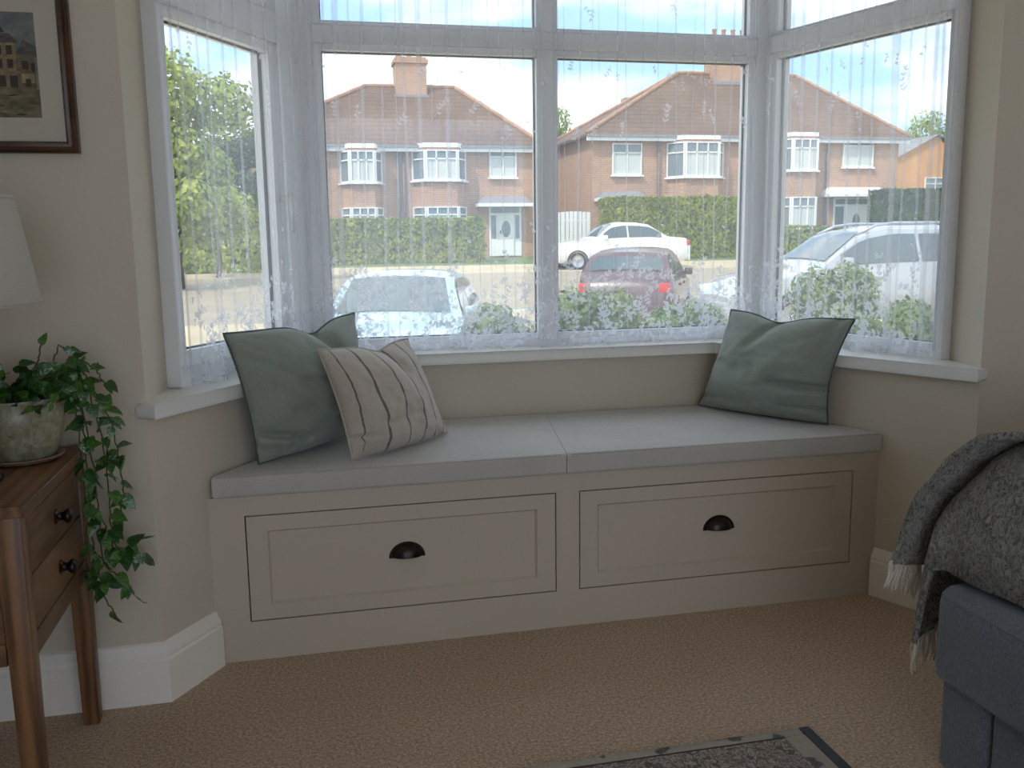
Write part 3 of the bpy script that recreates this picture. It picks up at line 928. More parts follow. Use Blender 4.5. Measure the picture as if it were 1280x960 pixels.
def leaf_mesh(name, seed, ln=1.0, wd=.72):
    """heart-shaped vine leaf of unit length, folded along the midrib, drooping tip"""
    rs = random.Random(seed)
    out = [(0, 0), (-.06, .22), (.05, .40), (.25, .47), (.48, .42), (.72, .27), (.9, .10), (1.0, 0)]
    vs_ = []; fs_ = []
    fold = rs.uniform(.15, .4); droop = rs.uniform(.1, .35)
    mid = [(.0, 0), (.06, 0), (.14, 0), (.27, 0), (.48, 0), (.72, 0), (.9, 0), (1.0, 0)]
    def z(x, y): return abs(y) * fold - droop * x * x + .03 * math.sin(x * 9 + seed)
    for side in (1, -1):
        for (x, y) in out: vs_.append((x * ln, side * y * wd, z(x, y * wd)))
    m0 = len(vs_)
    for (x, y) in mid: vs_.append((x * ln, 0, z(x, 0)))
    n = len(out)
    for k in range(n - 1):
        fs_.append((m0 + k, m0 + k + 1, k + 1, k))
        fs_.append((m0 + k + 1, m0 + k, n + k, n + k + 1))
    me = bpy.data.meshes.new(name)
    me.from_pydata(vs_, [], fs_); me.validate(); me.update()
    for p in me.polygons: p.use_smooth = True
    return me
def leaf_mat(name, a, b, vein):
    g = NG(name)
    v = g.coord('Object')
    f = g.noise(v, 7, 4, .6)
    c = g.ramp(f, [(.35, a), (.55, b), (.66, vein)])
    g.base(c); g.rough(.32); g.b.inputs['Specular IOR Level'].default_value = .5
    g.b.inputs['Subsurface Weight'].default_value = 0
    return g.m
lmats = [leaf_mat('vine_leaf_deep', (.012, .045, .010), (.03, .10, .018), (.05, .13, .03)),
         leaf_mat('vine_leaf_mid', (.03, .10, .014), (.075, .18, .03), (.12, .22, .06)),
         leaf_mat('vine_leaf_variegated', (.03, .10, .03), (.10, .20, .10), (.45, .52, .42))]
leaf_meshes = []
for mi, m in enumerate(lmats):
    for k in range(2):
        me = leaf_mesh('vine_leaf', mi * 5 + k); me.materials.append(m); leaf_meshes.append((mi, me))
def put_leaf(p, direction, size, kind=None):
    kind = kind if kind is not None else random.choices((0, 1, 2), (.5, .38, .12))[0]
    me = random.choice([m for mi, m in leaf_meshes if mi == kind])
    o = bpy.data.objects.new('leaf', me)
    link(o, plant)
    x = Vector(direction).normalized()
    up = Vector((uni(-.5, .6), uni(-.9, .1), uni(.3, 1))).normalized()
    y = up.cross(x)
    if y.length < 1e-3: y = x.orthogonal()
    y.normalize(); zz = x.cross(y)
    m = Matrix((x * size, y * size, zz * size)).transposed().to_4x4()
    m.translation = Vector(p) - plant.location
    o.matrix_local = m
MAT['vine_stem'] = plain('vine_stem', (.06, .075, .02), .6, var=.3)
random.seed(21)
rimz = TZ + .009 + .115
# crown of leaves over the pot
for k in range(104):
    a = uni(0, 2 * math.pi); r = .085 * math.sqrt(rnd())
    p = Vector((pc[0] + r * math.cos(a), pc[1] + r * math.sin(a) * .9, rimz + uni(0, .085) * (1.15 - r / .1)))
    put_leaf(p, (math.cos(a) * uni(.2, 1), math.sin(a) * uni(.2, 1), uni(-.1, .9)), uni(.030, .048), random.choices((0, 1, 2), (.66, .26, .08))[0])
# trailing stems; pixel paths hung in the plane beside the table
def vine(px, Y0, Y1, start=None, n_leaf=14, r=.0016, size=(.027, .045), kinds=(.5, .38, .12)):
    P = []
    for k, (u, v) in enumerate(px):
        Y = Y0 + (Y1 - Y0) * k / max(1, len(px) - 1)
        P.append(at(u, v, Y))
    if start: P = [Vector(start)] + P
    Q = []
    for a, b in zip(P, P[1:]):
        for k in range(6): Q.append(a.lerp(b, k / 6) + Vector((uni(-1, 1), uni(-1, 1), uni(-1, 1))) * .0025)
    Q.append(P[-1])
    tube('stem', [q - plant.location for q in Q], r, MAT['vine_stem'], plant, 5)
    for k in range(n_leaf):
        i = int(uni(.04, 1) * (len(Q) - 1))
        q = Q[i]
        dr_ = Vector((uni(-.6, 1), uni(-1, .25), uni(-1, .45)))
        put_leaf(q + Vector((uni(-1, 1), uni(-1, 1), uni(-1, 1))) * .006, dr_, uni(*size), random.choices((0, 1, 2), kinds)[0])
    put_leaf(Q[-1], Q[-1] - Q[-3], uni(*size))
s0 = (pc[0] + .05, pc[1] + .03, rimz)
vine([(78, 470), (100, 500), (108, 560), (112, 640), (118, 700), (130, 745), (142, 765)], -.30, -.27, s0, 30)
vine([(85, 460), (112, 490), (128, 550), (135, 600), (138, 650), (142, 690)], -.30, -.26, s0, 34)
vine([(80, 475), (95, 510), (105, 590), (110, 650), (108, 705), (118, 735)], -.31, -.28, s0, 26)
vine([(90, 450), (115, 480), (140, 530), (150, 575), (155, 620), (150, 650)], -.30, -.25, s0, 28, kinds=(.4, .4, .2))
vine([(85, 465), (105, 520), (120, 600), (126, 660), (128, 700), (150, 690), (172, 678)], -.30, -.26, s0, 22)
vine([(120, 690), (138, 712), (152, 722), (168, 742)], -.28, -.26, None, 6, kinds=(.2, .5, .3))
vine([(125, 640), (135, 668), (150, 690), (165, 690), (178, 697)], -.28, -.26, None, 5, kinds=(.1, .4, .5))
vine([(70, 470), (88, 445), (105, 452), (120, 462), (132, 480)], -.31, -.27, s0, 7, kinds=(.1, .8, .1), size=(.026, .038))
vine([(40, 470), (48, 450), (52, 430)], -.33, -.32, (pc[0] + .02, pc[1], rimz), 3, kinds=(.1, .5, .4), size=(.02, .03))
vine([(60, 470), (68, 450), (74, 432), (88, 437)], -.33, -.31, (pc[0] + .03, pc[1], rimz), 3, kinds=(.3, .6, .1), size=(.022, .03))
vine([(82, 480), (60, 505), (40, 512)], -.40, -.43, None, 3, kinds=(.3, .7, 0), size=(.02, .026))

# ================================================================== ARMCHAIR
arm = empty('armchair', (1.95, -1.3, 0), label='blue grey woven armchair with a throw over its arm', cat='armchair')
def inarm(o): o.location = o.location - arm.location; return o
AX = 1.50
inarm(box('arm_base', (AX + .012, -.997, .0), (2.45, -.865, .215), MAT['sofa'], arm, .02, 3))
inarm(box('arm', (AX + .16, -1.015, .205), (2.45, -.845, .62), MAT['sofa'], arm, .07, 5))
inarm(box('seat_base', (AX + .022, -1.72, .02), (2.40, -1.004, .200), MAT['sofa'], arm, .012, 2))
inarm(box('far_arm', (AX + .09, -1.90, .0), (2.45, -1.725, .645), MAT['sofa'], arm, .07, 5))
inarm(box('backrest', (2.30, -1.72, .2), (2.50, -1.04, .90), MAT['sofa'], arm, .07, 5))
bm = bmesh.new()
bm_box(bm, (AX - .008, -1.73, .192), (2.32, -.850, .402), .038, 5)
bmesh.ops.subdivide_edges(bm, edges=[e for e in bm.edges if e.calc_length() > .15], cuts=6, use_grid_fill=True)
for v in bm.verts:
    if v.co.z > .3:
        v.co.z += .018 * (1 - ((v.co.y + 1.29) / .44) ** 2) * (1 - ((v.co.x - 1.91) / .41) ** 2)
    v.co += Vector((mnoise.noise(v.co * 6), mnoise.noise(v.co * 6 + Vector((5, 0, 0))), mnoise.noise(v.co * 6 + Vector((0, 5, 0))))) * .004
sc_ = inarm(from_bm('seat_cushion', bm, MAT['sofa'], arm, smooth=True))
def loop_px(z, r, off):
    P = []
    x0, x1, y0, y1 = AX - .008 + off, 2.3, -1.72, -.850 - off
    c = .035
    pts = [(x0, y0)] + [(x0, y0 + (y1 - c - y0) * k / 12) for k in range(1, 13)] + [(x0 + c * (1 - math.cos(a)), y1 - c + c * math.sin(a)) for a in (.4, .8, 1.2)] + [(x0 + c + (x1 - x0 - c) * k / 8, y1) for k in range(9)]
    return [(x, y, z) for x, y in pts]
for z_, of in ((.378, .006), (.212, .004)):
    t_ = tube('piping', loop_px(z_, .004, of), .0042, MAT['sofa_pipe'], sc_, 6)

# ------------------------------------------------------------------ knitted throw over the arm
def throw_mat():
    g = NG('chunky_grey_knit')
    v = g.coord('Object')
    n1 = g.noise(v, 260, 4, .7); n2 = g.noise(v, 14, 3)
    # squiggly loops of yarn: ridges of a strongly distorted noise
    q = g.n('ShaderNodeTexNoise', Scale=75.0, Detail=1.0, Distortion=1.6); g.l(g.coord('Object', (1, 1, .6), (.5, .3, .2)), q.inputs['Vector'])
    rdg = g.math('ABSOLUTE', g.math('SUBTRACT', q.outputs['Fac'], .5))
    f = g.math('ADD', g.math('MULTIPLY', rdg, 3.2), g.math('MULTIPLY', g.math('SUBTRACT', n1, .5), .5))
    c = g.ramp(f, [(.05, (.40, .385, .33)), (.3, (.22, .22, .19)), (.7, (.075, .08, .072))])
    g.base(g.mix(.25, c, g.ramp(n2, [(.35, (.10, .10, .09)), (.65, (.24, .235, .20))])))
    g.rough(.95); g.b.inputs['Sheen Weight'].default_value = .3
    h = g.math('SUBTRACT', 1.0, f)
    g.bump(h, 1.0, .008)
    return g.m
MAT['throw'] = throw_mat()
thr = empty('throw_blanket', (1.7, -.93, .645), label='grey green knitted throw with cream tassels over the armchair arm', cat='blanket')
def inthr(o): o.location = o.location - thr.location; return o
def shell(name, fn, NU, NV, th):
    vs_ = [fn(i / NU, j / NV) for j in range(NV + 1) for i in range(NU + 1)]
    fs_ = [(j * (NU + 1) + i, j * (NU + 1) + i + 1, (j + 1) * (NU + 1) + i + 1, (j + 1) * (NU + 1) + i) for j in range(NV) for i in range(NU)]
    o = raw(name, vs_, fs_, MAT['throw'], thr, smooth=True)
    m = o.modifiers.new('t', 'SOLIDIFY'); m.thickness = th; m.offset = 0
    return inthr(o)
def smooth_(a, b, x):
    t = max(0, min(1, (x - a) / (b - a))); return t * t * (3 - 2 * t)
def lay1(s, t):
    """front of the arm: s runs from the seat side over the top to the outer side, t from the front hem back along the arm"""
    a = math.pi * (1.0 - s)                          # pi: seat side, 0: outer side
    cy, cz = -.93, .405
    x = AX - .010 + .30 * t
    f = min(1, (t / .55)); k = math.sqrt(max(0, 1 - (1 - f) ** 2)) * .94 + .06
    ca = math.cos(a)
    ry = (.22 if ca < 0 else .150) * (.72 + .28 * k); rz = .285 * k
    y = cy + ry * math.copysign(abs(ca) ** .75, ca)
    z = cz + rz * max(0, math.sin(a)) ** .8
    if s > .86: z -= (s - .86) * 1.15 * (1 - .35 * t); y += (s - .86) * .12
    if s < .1: z += 0
    w = mnoise.noise(Vector((s * 5, t * 4, 2))) * .008
    x += .045 * (1 - smooth_(.55, .92, s)) * (1 - .5 * t)
    return Vector((x + .01 * math.sin(s * 9) * (1 - t), y + w, z + w))
shell('front_drape', lay1, 60, 26, .012)
def lay2(s, t):
    """outer fold: s from hem (0) up over the arm top and down towards the seat (1); t from front edge back"""
    path = [(-.742, .395), (-.748, .46), (-.775, .55), (-.815, .635), (-.87, .690), (-.93, .706), (-1.0, .690), (-1.05, .63)]
    q = s * (len(path) - 1); i = min(int(q), len(path) - 2); fr = q - i
    y = path[i][0] * (1 - fr) + path[i + 1][0] * fr; z = path[i][1] * (1 - fr) + path[i + 1][1] * fr
    edge = [AX - .030, AX - .015, AX + .005, AX + .03, AX + .065, AX + .115, AX + .20, AX + .30]
    x0 = edge[i] * (1 - fr) + edge[i + 1] * fr
    w = mnoise.noise(Vector((s * 6, t * 5, 9))) * .007
    curl = .012 * math.exp(-t * 14)
    return Vector((x0 + .55 * t, y + w - curl * .4, z + w * .6 + curl))
shell('outer_fold', lay2, 56, 24, .013)
random.seed(31)
def tassel(p, ln, lean):
    P = []
    ph = uni(0, 6)
    for k in range(7):
        f = k / 6
        P.append(Vector(p) + Vector((lean[0] * f + .004 * math.sin(ph + f * 7), lean[1] * f + .004 * math.cos(ph + f * 6), -ln * f)))
    inthr(tube('tassel', P, [.0034, .0036, .0033, .003, .0028, .0026, .0018], MAT['tassel'], thr, 6))
for k in range(18):
    t = k / 17 * .14
    p = lay2(0.01, t)
    tassel(p, uni(.060, .085), (uni(-.014, .004), uni(.0, .014)))
for k in range(22):
    t = k / 21 * .34
    p = lay1(.995, t)
    tassel(p, uni(.07, .10), (uni(-.010, .006), uni(.0, .012)))

# ================================================================== RUG
def rug_mat(kind):
    g = NG('rug_' + kind)
    v = g.coord('Object')
    dn = g.n('ShaderNodeTexNoise', Scale=18.0, Detail=3.0); g.l(v, dn.inputs['Vector'])
    vm = g.n('ShaderNodeVectorMath', _operation='MULTIPLY_ADD'); vm.inputs[1].default_value = (.10, .10, .10)
    g.l(dn.outputs['Color'], vm.inputs[0]); g.l(v, vm.inputs[2])
    vo = g.n('ShaderNodeTexVoronoi', Scale=26.0); g.l(vm.outputs[0], vo.inputs['Vector'])
    n1 = g.noise(v, 130, 4, .7)
    if kind == 'field':
        q2 = g.n('ShaderNodeTexVoronoi', Scale=60.0); g.l(vm.outputs[0], q2.inputs['Vector'])
        fd = g.math('ADD', g.math('MULTIPLY', vo.outputs['Distance'], .55), g.math('MULTIPLY', q2.outputs['Distance'], .5))
        c = g.ramp(fd, [(.14, (.42, .36, .29)), (.24, (.06, .05, .045)), (.33, (.44, .38, .31)), (.42, (.20, .12, .09)), (.50, (.10, .095, .10)), (.60, (.46, .40, .33)), (.7, (.09, .07, .06))])
    else:
        vo.inputs['Scale'].default_value = 13.0
        c = g.ramp(vo.outputs['Distance'], [(.14, (.07, .065, .07)), (.24, (.11, .10, .10)), (.30, (.40, .35, .29)), (.9, (.44, .39, .32))])
    g.base(g.mix(.22, c, g.ramp(n1, [(.3, (.06, .05, .045)), (.7, (.42, .37, .32))]))); g.rough(.95)
    g.bump(n1, .6, .004)
    return g.m
rug = empty('area_rug', (.66, -1.5, 0), label='faded oriental rug with cream border and dark slate edging', cat='rug')
def inrug(o): o.location = o.location - rug.location; return o
RX1, RY1 = 1.318, -.680
inrug(box('binding', (RX1 - .016, -2.3, .0005), (RX1 + .010, RY1, .0125), plain('slate_binding', (.055, .065, .072), .9, var=.2, scale=90, bump=.5, bscale=300), rug, .003, 2))
inrug(box('border_strip', (.0, RY1 - .028, .0005), (RX1 - .016, RY1, .0115), rug_mat('border'), rug, .003, 2))
inrug(box('border_strip', (RX1 - .064, -2.3, .0005), (RX1 - .016, RY1 - .028, .0113), rug_mat('border'), rug, .002, 2))
inrug(box('inner_line', (.0, RY1 - .033, .0005), (RX1 - .064, RY1 - .028, .0111), plain('rug_dark_line', (.05, .035, .03), .95), rug))
inrug(box('field', (.0, -2.3, .0005), (RX1 - .064, RY1 - .033, .0109), rug_mat('field'), rug))

# ================================================================== OUTSIDE
def smooth(a, b, x):
    t = max(0, min(1, (x - a) / (b - a))); return t * t * (3 - 2 * t)
def gz(x, y):
    near = -.80 + .42 * smooth(3.0, 7.5, x)
    far = .03 + .17 * smooth(27, 36, y)
    return near + (far - near) * smooth(8, 27, y)
def terrain(name, x0, x1, y0, y1, mat, nx=30, ny=16, lift=0, label=None):
    vs_ = [(x0 + (x1 - x0) * i / nx, y0 + (y1 - y0) * j / ny, gz(x0 + (x1 - x0) * i / nx, y0 + (y1 - y0) * j / ny) + lift) for j in range(ny + 1) for i in range(nx + 1)]
    fs_ = [(j * (nx + 1) + i, j * (nx + 1) + i + 1, (j + 1) * (nx + 1) + i + 1, (j + 1) * (nx + 1) + i) for j in range(ny) for i in range(nx)]
    o = raw(name, vs_, fs_, mat, smooth=True)
    o['kind'] = 'structure'
    return o
MAT['paving'] = plain('pale_paving', (.45, .365, .235), .9, var=.12, scale=1.2, bump=.2, bscale=30)
MAT['asphalt'] = plain('worn_asphalt', (.30, .25, .18), .9, var=.12, scale=1.5, bump=.2, bscale=40)
MAT['soil'] = plain('garden_earth', (.10, .085, .05), .95, var=.3, scale=2)
MAT['grass'] = plain('lawn', (.09, .15, .035), .95, var=.3, scale=3, bump=.5, bscale=60)
terrain('ground_front_garden', -30, 45, .95, 16, MAT['paving'])
terrain('ground_road', -60, 80, 16, 25.5, MAT['asphalt'])
terrain('ground_far_pavement', -60, 80, 25.5, 31, MAT['paving'])
terrain('ground_far_gardens', -80, 110, 31, 120, MAT['grass'])

def brick_mat(name, c1, c2, mortar, rot=(math.pi / 2, 0, 0)):
    g = NG(name)
    c = g.n('ShaderNodeTexCoord')
    ge = g.n('ShaderNodeNewGeometry')
    # use x+y along the wall so that side walls get courses as well
    sp = g.n('ShaderNodeSeparateXYZ'); g.l(c.outputs['Object'], sp.inputs[0])
    cb = g.n('ShaderNodeCombineXYZ')
    g.l(g.math('ADD', sp.outputs['X'], sp.outputs['Y']), cb.inputs[0]); g.l(sp.outputs['Z'], cb.inputs[1])
    br = g.n('ShaderNodeTexBrick', Scale=1.0)
    br.inputs['Brick Width'].default_value = .28; br.inputs['Row Height'].default_value = .095; br.inputs['Mortar Size'].default_value = .017
    br.inputs['Color1'].default_value = (*c1, 1); br.inputs['Color2'].default_value = (*c2, 1); br.inputs['Mortar'].default_value = (*mortar, 1)
    g.l(cb.outputs[0], br.inputs['Vector'])
    n = g.noise(g.coord('Object'), 1.3, 4)
    g.base(g.mix(.25, br.outputs['Color'], g.ramp(n, [(.35, tuple(x * .6 for x in c1)), (.65, tuple(min(1, x * 1.3) for x in c1))]))); g.rough(.9)
    g.bump(br.outputs['Fac'], -.3, .01)
    return g.m
MAT['brick'] = brick_mat('red_brick', (.40, .19, .105), (.50, .26, .15), (.42, .37, .31))
MAT['brick_orange'] = brick_mat('orange_brick', (.62, .24, .06), (.70, .31, .10), (.5, .35, .2))
def tile_mat(name, a, b, rot=0):
    g = NG(name)
    sp = g.n('ShaderNodeSeparateXYZ'); c = g.n('ShaderNodeTexCoord'); g.l(c.outputs['Object'], sp.inputs[0])
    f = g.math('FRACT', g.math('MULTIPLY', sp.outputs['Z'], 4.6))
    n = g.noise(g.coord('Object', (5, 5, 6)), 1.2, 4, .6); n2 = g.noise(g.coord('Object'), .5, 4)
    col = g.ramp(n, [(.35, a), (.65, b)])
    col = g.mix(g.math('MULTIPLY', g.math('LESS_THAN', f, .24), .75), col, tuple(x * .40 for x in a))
    g.base(g.mix(.3, col, g.ramp(n2, [(.35, tuple(x * .7 for x in a)), (.65, tuple(x * 1.2 for x in b))]))); g.rough(.9)
    return g.m
MAT['rooftile'] = tile_mat('brown_roof_tile', (.115, .066, .043), (.18, .108, .073))
MAT['ridge_tile'] = plain('clay_ridge_tile', (.36, .20, .12), .9, var=.2, scale=3)
MAT['slate_roof'] = tile_mat('grey_roof_tile', (.20, .20, .20), (.30, .29, .28))
MAT['white_render'] = plain('white_joinery', (.80, .80, .78), .55, var=.03)
MAT['lead'] = plain('lead_grey', (.22, .22, .23), .7)
MAT['pipe'] = plain('grey_rainwater_pipe', (.16, .15, .15), .6)
g_ = NG('house_window_glass'); g_.base((.16, .20, .22)); g_.rough(.08); g_.b.inputs['Specular IOR Level'].default_value = .7
MAT['house_glass'] = g_.m
g_ = NG('house_curtain'); g_.base((.55, .58, .56)); g_.rough(.9)
MAT['house_curtain'] = g_.m

def facet_window(root, A, B, z0, z1, cols, name='window', fan=True, w=.055, glassmat='house_glass'):
    """white casement on the vertical facet A-B; its panes are sub-parts"""
    d = (B - A); ln = d.length; d = d.normalized(); n = Vector((d.y, -d.x))
    bm = bmesh.new()
    def bar(s0, s1, za, zb, o0=-.03, o1=.05):
        r = bmesh.ops.create_cube(bm, size=1)
        for v in r['verts']:
            p = A + d * ((s0 + s1) / 2 + v.co.x * (s1 - s0)) + n * ((o0 + o1) / 2 + v.co.y * (o1 - o0))
            v.co = (p.x, p.y, (za + zb) / 2 + v.co.z * (zb - za))
    bar(0, w, z0, z1); bar(ln - w, ln, z0, z1); bar(w, ln - w, z0, z0 + w); bar(w, ln - w, z1 - w, z1)
    bar(-.06, ln + .06, z0 - .07, z0, -.03, .13)
    zf = z0 + (z1 - z0) * .70
    if fan: bar(w, ln - w, zf - w / 2, zf + w / 2)
    for k in range(1, cols):
        s = ln * k / cols; bar(s - w / 2, s + w / 2, z0 + w, z1 - w)
    o = from_bm(name, bm, MAT['white_render'], root)
    o.location = -root.location
    for k in range(cols):
        a = ln * k / cols + w / 2; b = ln * (k + 1) / cols - w / 2
        for (za, zb) in (((z0 + w, zf - w / 2), (zf + w / 2, z1 - w)) if fan else ((z0 + w, z1 - w),)):
            P = [A + d * a + n * .0, A + d * b + n * .0]
            raw('pane', [(P[0].x, P[0].y, za), (P[1].x, P[1].y, za), (P[1].x, P[1].y, zb), (P[0].x, P[0].y, zb)], [(0, 1, 2, 3)], MAT[glassmat] if zb < zf + .01 or not fan else MAT['house_glass'], o)
    return o
def V2(v): return Vector((v[0], v[1]))
HY = 38.0
def house(name, label, uL, uR, v_eave, ridge, hips, chimney, half_u, bays, flats, doors, small_stack=None, base_z=None):
    """uL,uR: wall ends (pixels on the front plane HY); ridge: two pixel points taken at HY+4"""
    zE = at((uL + uR) / 2, v_eave, HY).z
    x0 = at(uL, v_eave, HY).x; x1 = at(uR, v_eave, HY).x
    g0 = gz((x0 + x1) / 2, HY) - .05
    root = empty(name, ((x0 + x1) / 2, HY + 4, g0), label=label, cat='house', group='brick semi-detached houses across the road')
    def loc(o): o.location = o.location - root.location; return o
    dep = 8.0
    loc(box('brick_wall', (x0, HY, g0), (x1, HY + dep, zE), MAT['brick'], root))
    rz = at(ridge[0][0], ridge[0][1], HY + 4).z
    rx0 = at(*ridge[0], HY + 4).x; rx1 = at(*ridge[1], HY + 4).x
    ov = .35
    e0, e1, f0, f1 = x0 - ov, x1 + ov, HY - ov, HY + dep + ov
    C_ = [(e0, f0, zE), (e1, f0, zE), (e1, f1, zE), (e0, f1, zE), (rx0, HY + 4, rz), (rx1, HY + 4, rz)]
    loc(raw('roof', C_ + [(p[0], p[1], zE - .12) for p in C_[:4]], [(0, 1, 5, 4), (1, 2, 5), (2, 3, 4, 5), (3, 0, 4), (9, 8, 7, 6), (0, 6, 7, 1), (1, 7, 8, 2), (2, 8, 9, 3), (3, 9, 6, 0)], MAT['rooftile'], root))
    for a, b in ((4, 5), (0, 4), (3, 4), (1, 5), (2, 5)):
        loc(tube('ridge_tiles', [Vector(C_[a]).lerp(Vector(C_[b]), k / 10) + Vector((0, 0, .03 + .02 * (k % 2))) for k in range(11)], .10, MAT['ridge_tile'], root, 6))
    loc(box('gutter', (e0, f0 - .1, zE - .14), (e1, f0, zE - .02), MAT['lead'], root))
    loc(box('fascia', (e0, f0 + .0, zE - .30), (e1, f0 + .04, zE - .12), MAT['white_render'], root))
    # chimney stack on the ridge
    if chimney:
        u0, u1, vt, npot = chimney
        cx0 = at(u0, 100, HY + 4).x; cx1 = at(u1, 100, HY + 4).x; cz = at((u0 + u1) / 2, vt, HY + 4).z
        ch = loc(box('chimney', (cx0, HY + 3.4, rz - 1.2), (cx1, HY + 4.6, cz), MAT['brick'], root))
        loc2 = lambda o: o
        box('chimney_cap', (cx0 - .08, HY + 3.32, cz - .28), (cx1 + .08, HY + 4.68, cz - .1), MAT['brick'], ch)
        box('flashing', (cx0 - .1, HY + 3.2, rz - .60), (cx1 + .1, HY + 3.42, rz - .44), MAT['lead'], ch)
        for k in range(npot):
            px_ = cx0 + (cx1 - cx0) * (k + .5) / npot
            lathe('chimney_pot', [(.13, cz - .02), (.12, cz + .1), (.10, cz + .38), (.13, cz + .42), (.13, cz + .48), (.09, cz + .48), (.08, cz)], MAT['ridge_tile'], ch, (px_, HY + 4), 10)
    # party line and rain pipes
    for u in half_u:
        xx = at(u, 200, HY).x
        loc(tube('downpipe', [(xx, HY - .08, g0), (xx, HY - .08, zE - .3)], .055, MAT['pipe'], root, 8))
    # two-storey canted bays
    for (u0, u1, vt, vb, wt, wb) in bays:
        a = at(u0, vt, HY - .0); b = at(u1, vt, HY)
        pr = .75; cw = (b.x - a.x) * .2
        foot = [(a.x, HY + .02), (a.x + cw, HY - pr), (b.x - cw, HY - pr), (b.x, HY + .02)]
        zt = at((u0 + u1) / 2, vt, HY - pr).z; zb = at((u0 + u1) / 2, vb, HY - pr).z
        z2 = at((u0 + u1) / 2, wt, HY - pr).z; z3 = at((u0 + u1) / 2, wb, HY - pr).z
        loc(prism('bay_brick', foot, g0, zt + .12, MAT['brick'], root))
        loc(prism('bay_band', [(foot[0][0] - .05, foot[0][1]), (foot[1][0] - .03, foot[1][1] - .05), (foot[2][0] + .03, foot[2][1] - .05), (foot[3][0] + .05, foot[3][1])], zt + .1, zt + .28, MAT['white_render'], root))
        for (za, zc) in ((zb, zt), (z3, z2)):
            P = [V2(p) for p in foot]
            for k, cols in ((0, 1), (1, 3), (2, 1)):
                d = (P[k + 1] - P[k]).normalized(); nrm = Vector((d.y, -d.x)) * .035
                facet_window(root, P[k] + nrm, P[k + 1] + nrm, za, zc, cols, glassmat='house_curtain' if k == 1 else 'house_glass')
    for (u0, u1, vt, vb, cols) in flats:
        a = at(u0, vt, HY); b = at(u1, vt, HY)
        facet_window(root, Vector((a.x, HY - .03)), Vector((b.x, HY - .03)), at((u0 + u1) / 2, vb, HY).z, a.z, cols, glassmat='house_curtain')
    for (u0, u1, vt, vb, c0, c1, cv0, cv1, style) in doors:
        a = at(u0, vt, HY); b = at(u1, vt, HY); zb = g0 + .12
        ca = at(c0, cv0, HY - .5); cb = at(c1, cv1, HY - .5)
        # canopy: flat top with sloped tiled skirt
        bm = bmesh.new()
        lo = [bm.verts.new(p) for p in ((ca.x, HY, cb.z), (ca.x, HY - .8, cb.z), (cb.x, HY - .8, cb.z), (cb.x, HY, cb.z))]
        hi = [bm.verts.new(p) for p in ((ca.x + .2, HY, ca.z), (ca.x + .25, HY - .45, ca.z), (cb.x - .25, HY - .45, ca.z), (cb.x - .2, HY, ca.z))]
        bm.faces.new(lo); bm.faces.new(hi)
        for k in range(4): bm.faces.new((lo[k], lo[(k + 1) % 4], hi[(k + 1) % 4], hi[k]))
        loc(from_bm('porch_canopy', bm, MAT['lead'] if style else MAT['white_render'], root))
        loc(box('canopy_edge', (ca.x - .03, HY - .83, cb.z - .14), (cb.x + .03, HY, cb.z), MAT['white_render'], root))
        fr2 = loc(box('door_frame', (a.x, HY - .04, zb), (b.x, HY + .05, a.z), MAT['white_render'], root))
        w_ = b.x - a.x
        dx0 = a.x + w_ * .27; dx1 = b.x - w_ * .24; dz = a.z - .42
        dd = loc(box('front_door', (dx0, HY - .09, zb), (dx1, HY - .03, dz), MAT['white_render'], root, .01, 1))
        # oval light in the door, sidelights and toplight
        mx_ = (dx0 + dx1) / 2; mz = zb + (dz - zb) * .66
        raw('oval_pane', [(mx_ + math.cos(q * math.pi / 8) * .20, HY - .095, mz + math.sin(q * math.pi / 8) * .36) for q in range(16)], [tuple(range(16))], MAT['house_glass'], dd)
        for (sa, sb, za, zc) in ((a.x + .08, dx0 - .08, zb + .75, dz), (dx1 + .08, b.x - .08, zb + .75, dz), (a.x + .08, b.x - .08, dz + .1, a.z - .08)):
            raw('side_pane', [(sa, HY - .045, za), (sb, HY - .045, za), (sb, HY - .045, zc), (sa, HY - .045, zc)], [(0, 1, 2, 3)], MAT['house_glass'], fr2)
        box('door_handle', (dx0 + .08, HY - .13, zb + .98), (dx0 + .12, HY - .09, zb + 1.12), MAT['dark_metal'], dd)
    return root
house('brick_house', 'red brick house pair with hipped roof behind the long clipped hedge', 302, 668, 181, [(457, 108), (568, 104)], None, (493, 531, 74, 3), [497, 504],
      [(426, 475, 188, 228, 259, 292), (516, 580, 187, 225, 258, 292)], [(611, 645, 185, 222, 2), (335, 365, 186, 224, 2)],
      [(611, 651, 257, 318, 597, 664, 246, 254, True)])
house('brick_house', 'red brick house pair with a tall chimney behind the white saloon car', 740, 1124, 170, [(848, 92), (995, 88)], None, (886, 932, 50, 4), [823, 1033],
      [(835, 903, 177, 221, 250, 288), (972, 1021, 173, 213, 246, 286)], [(765, 802, 179, 219, 2), (1054, 1092, 171, 209, 2)],
      [(755, 795, 250, 318, 748, 806, 239, 247, True), (1042, 1096, 247, 310, 1034, 1106, 234, 242, False)])
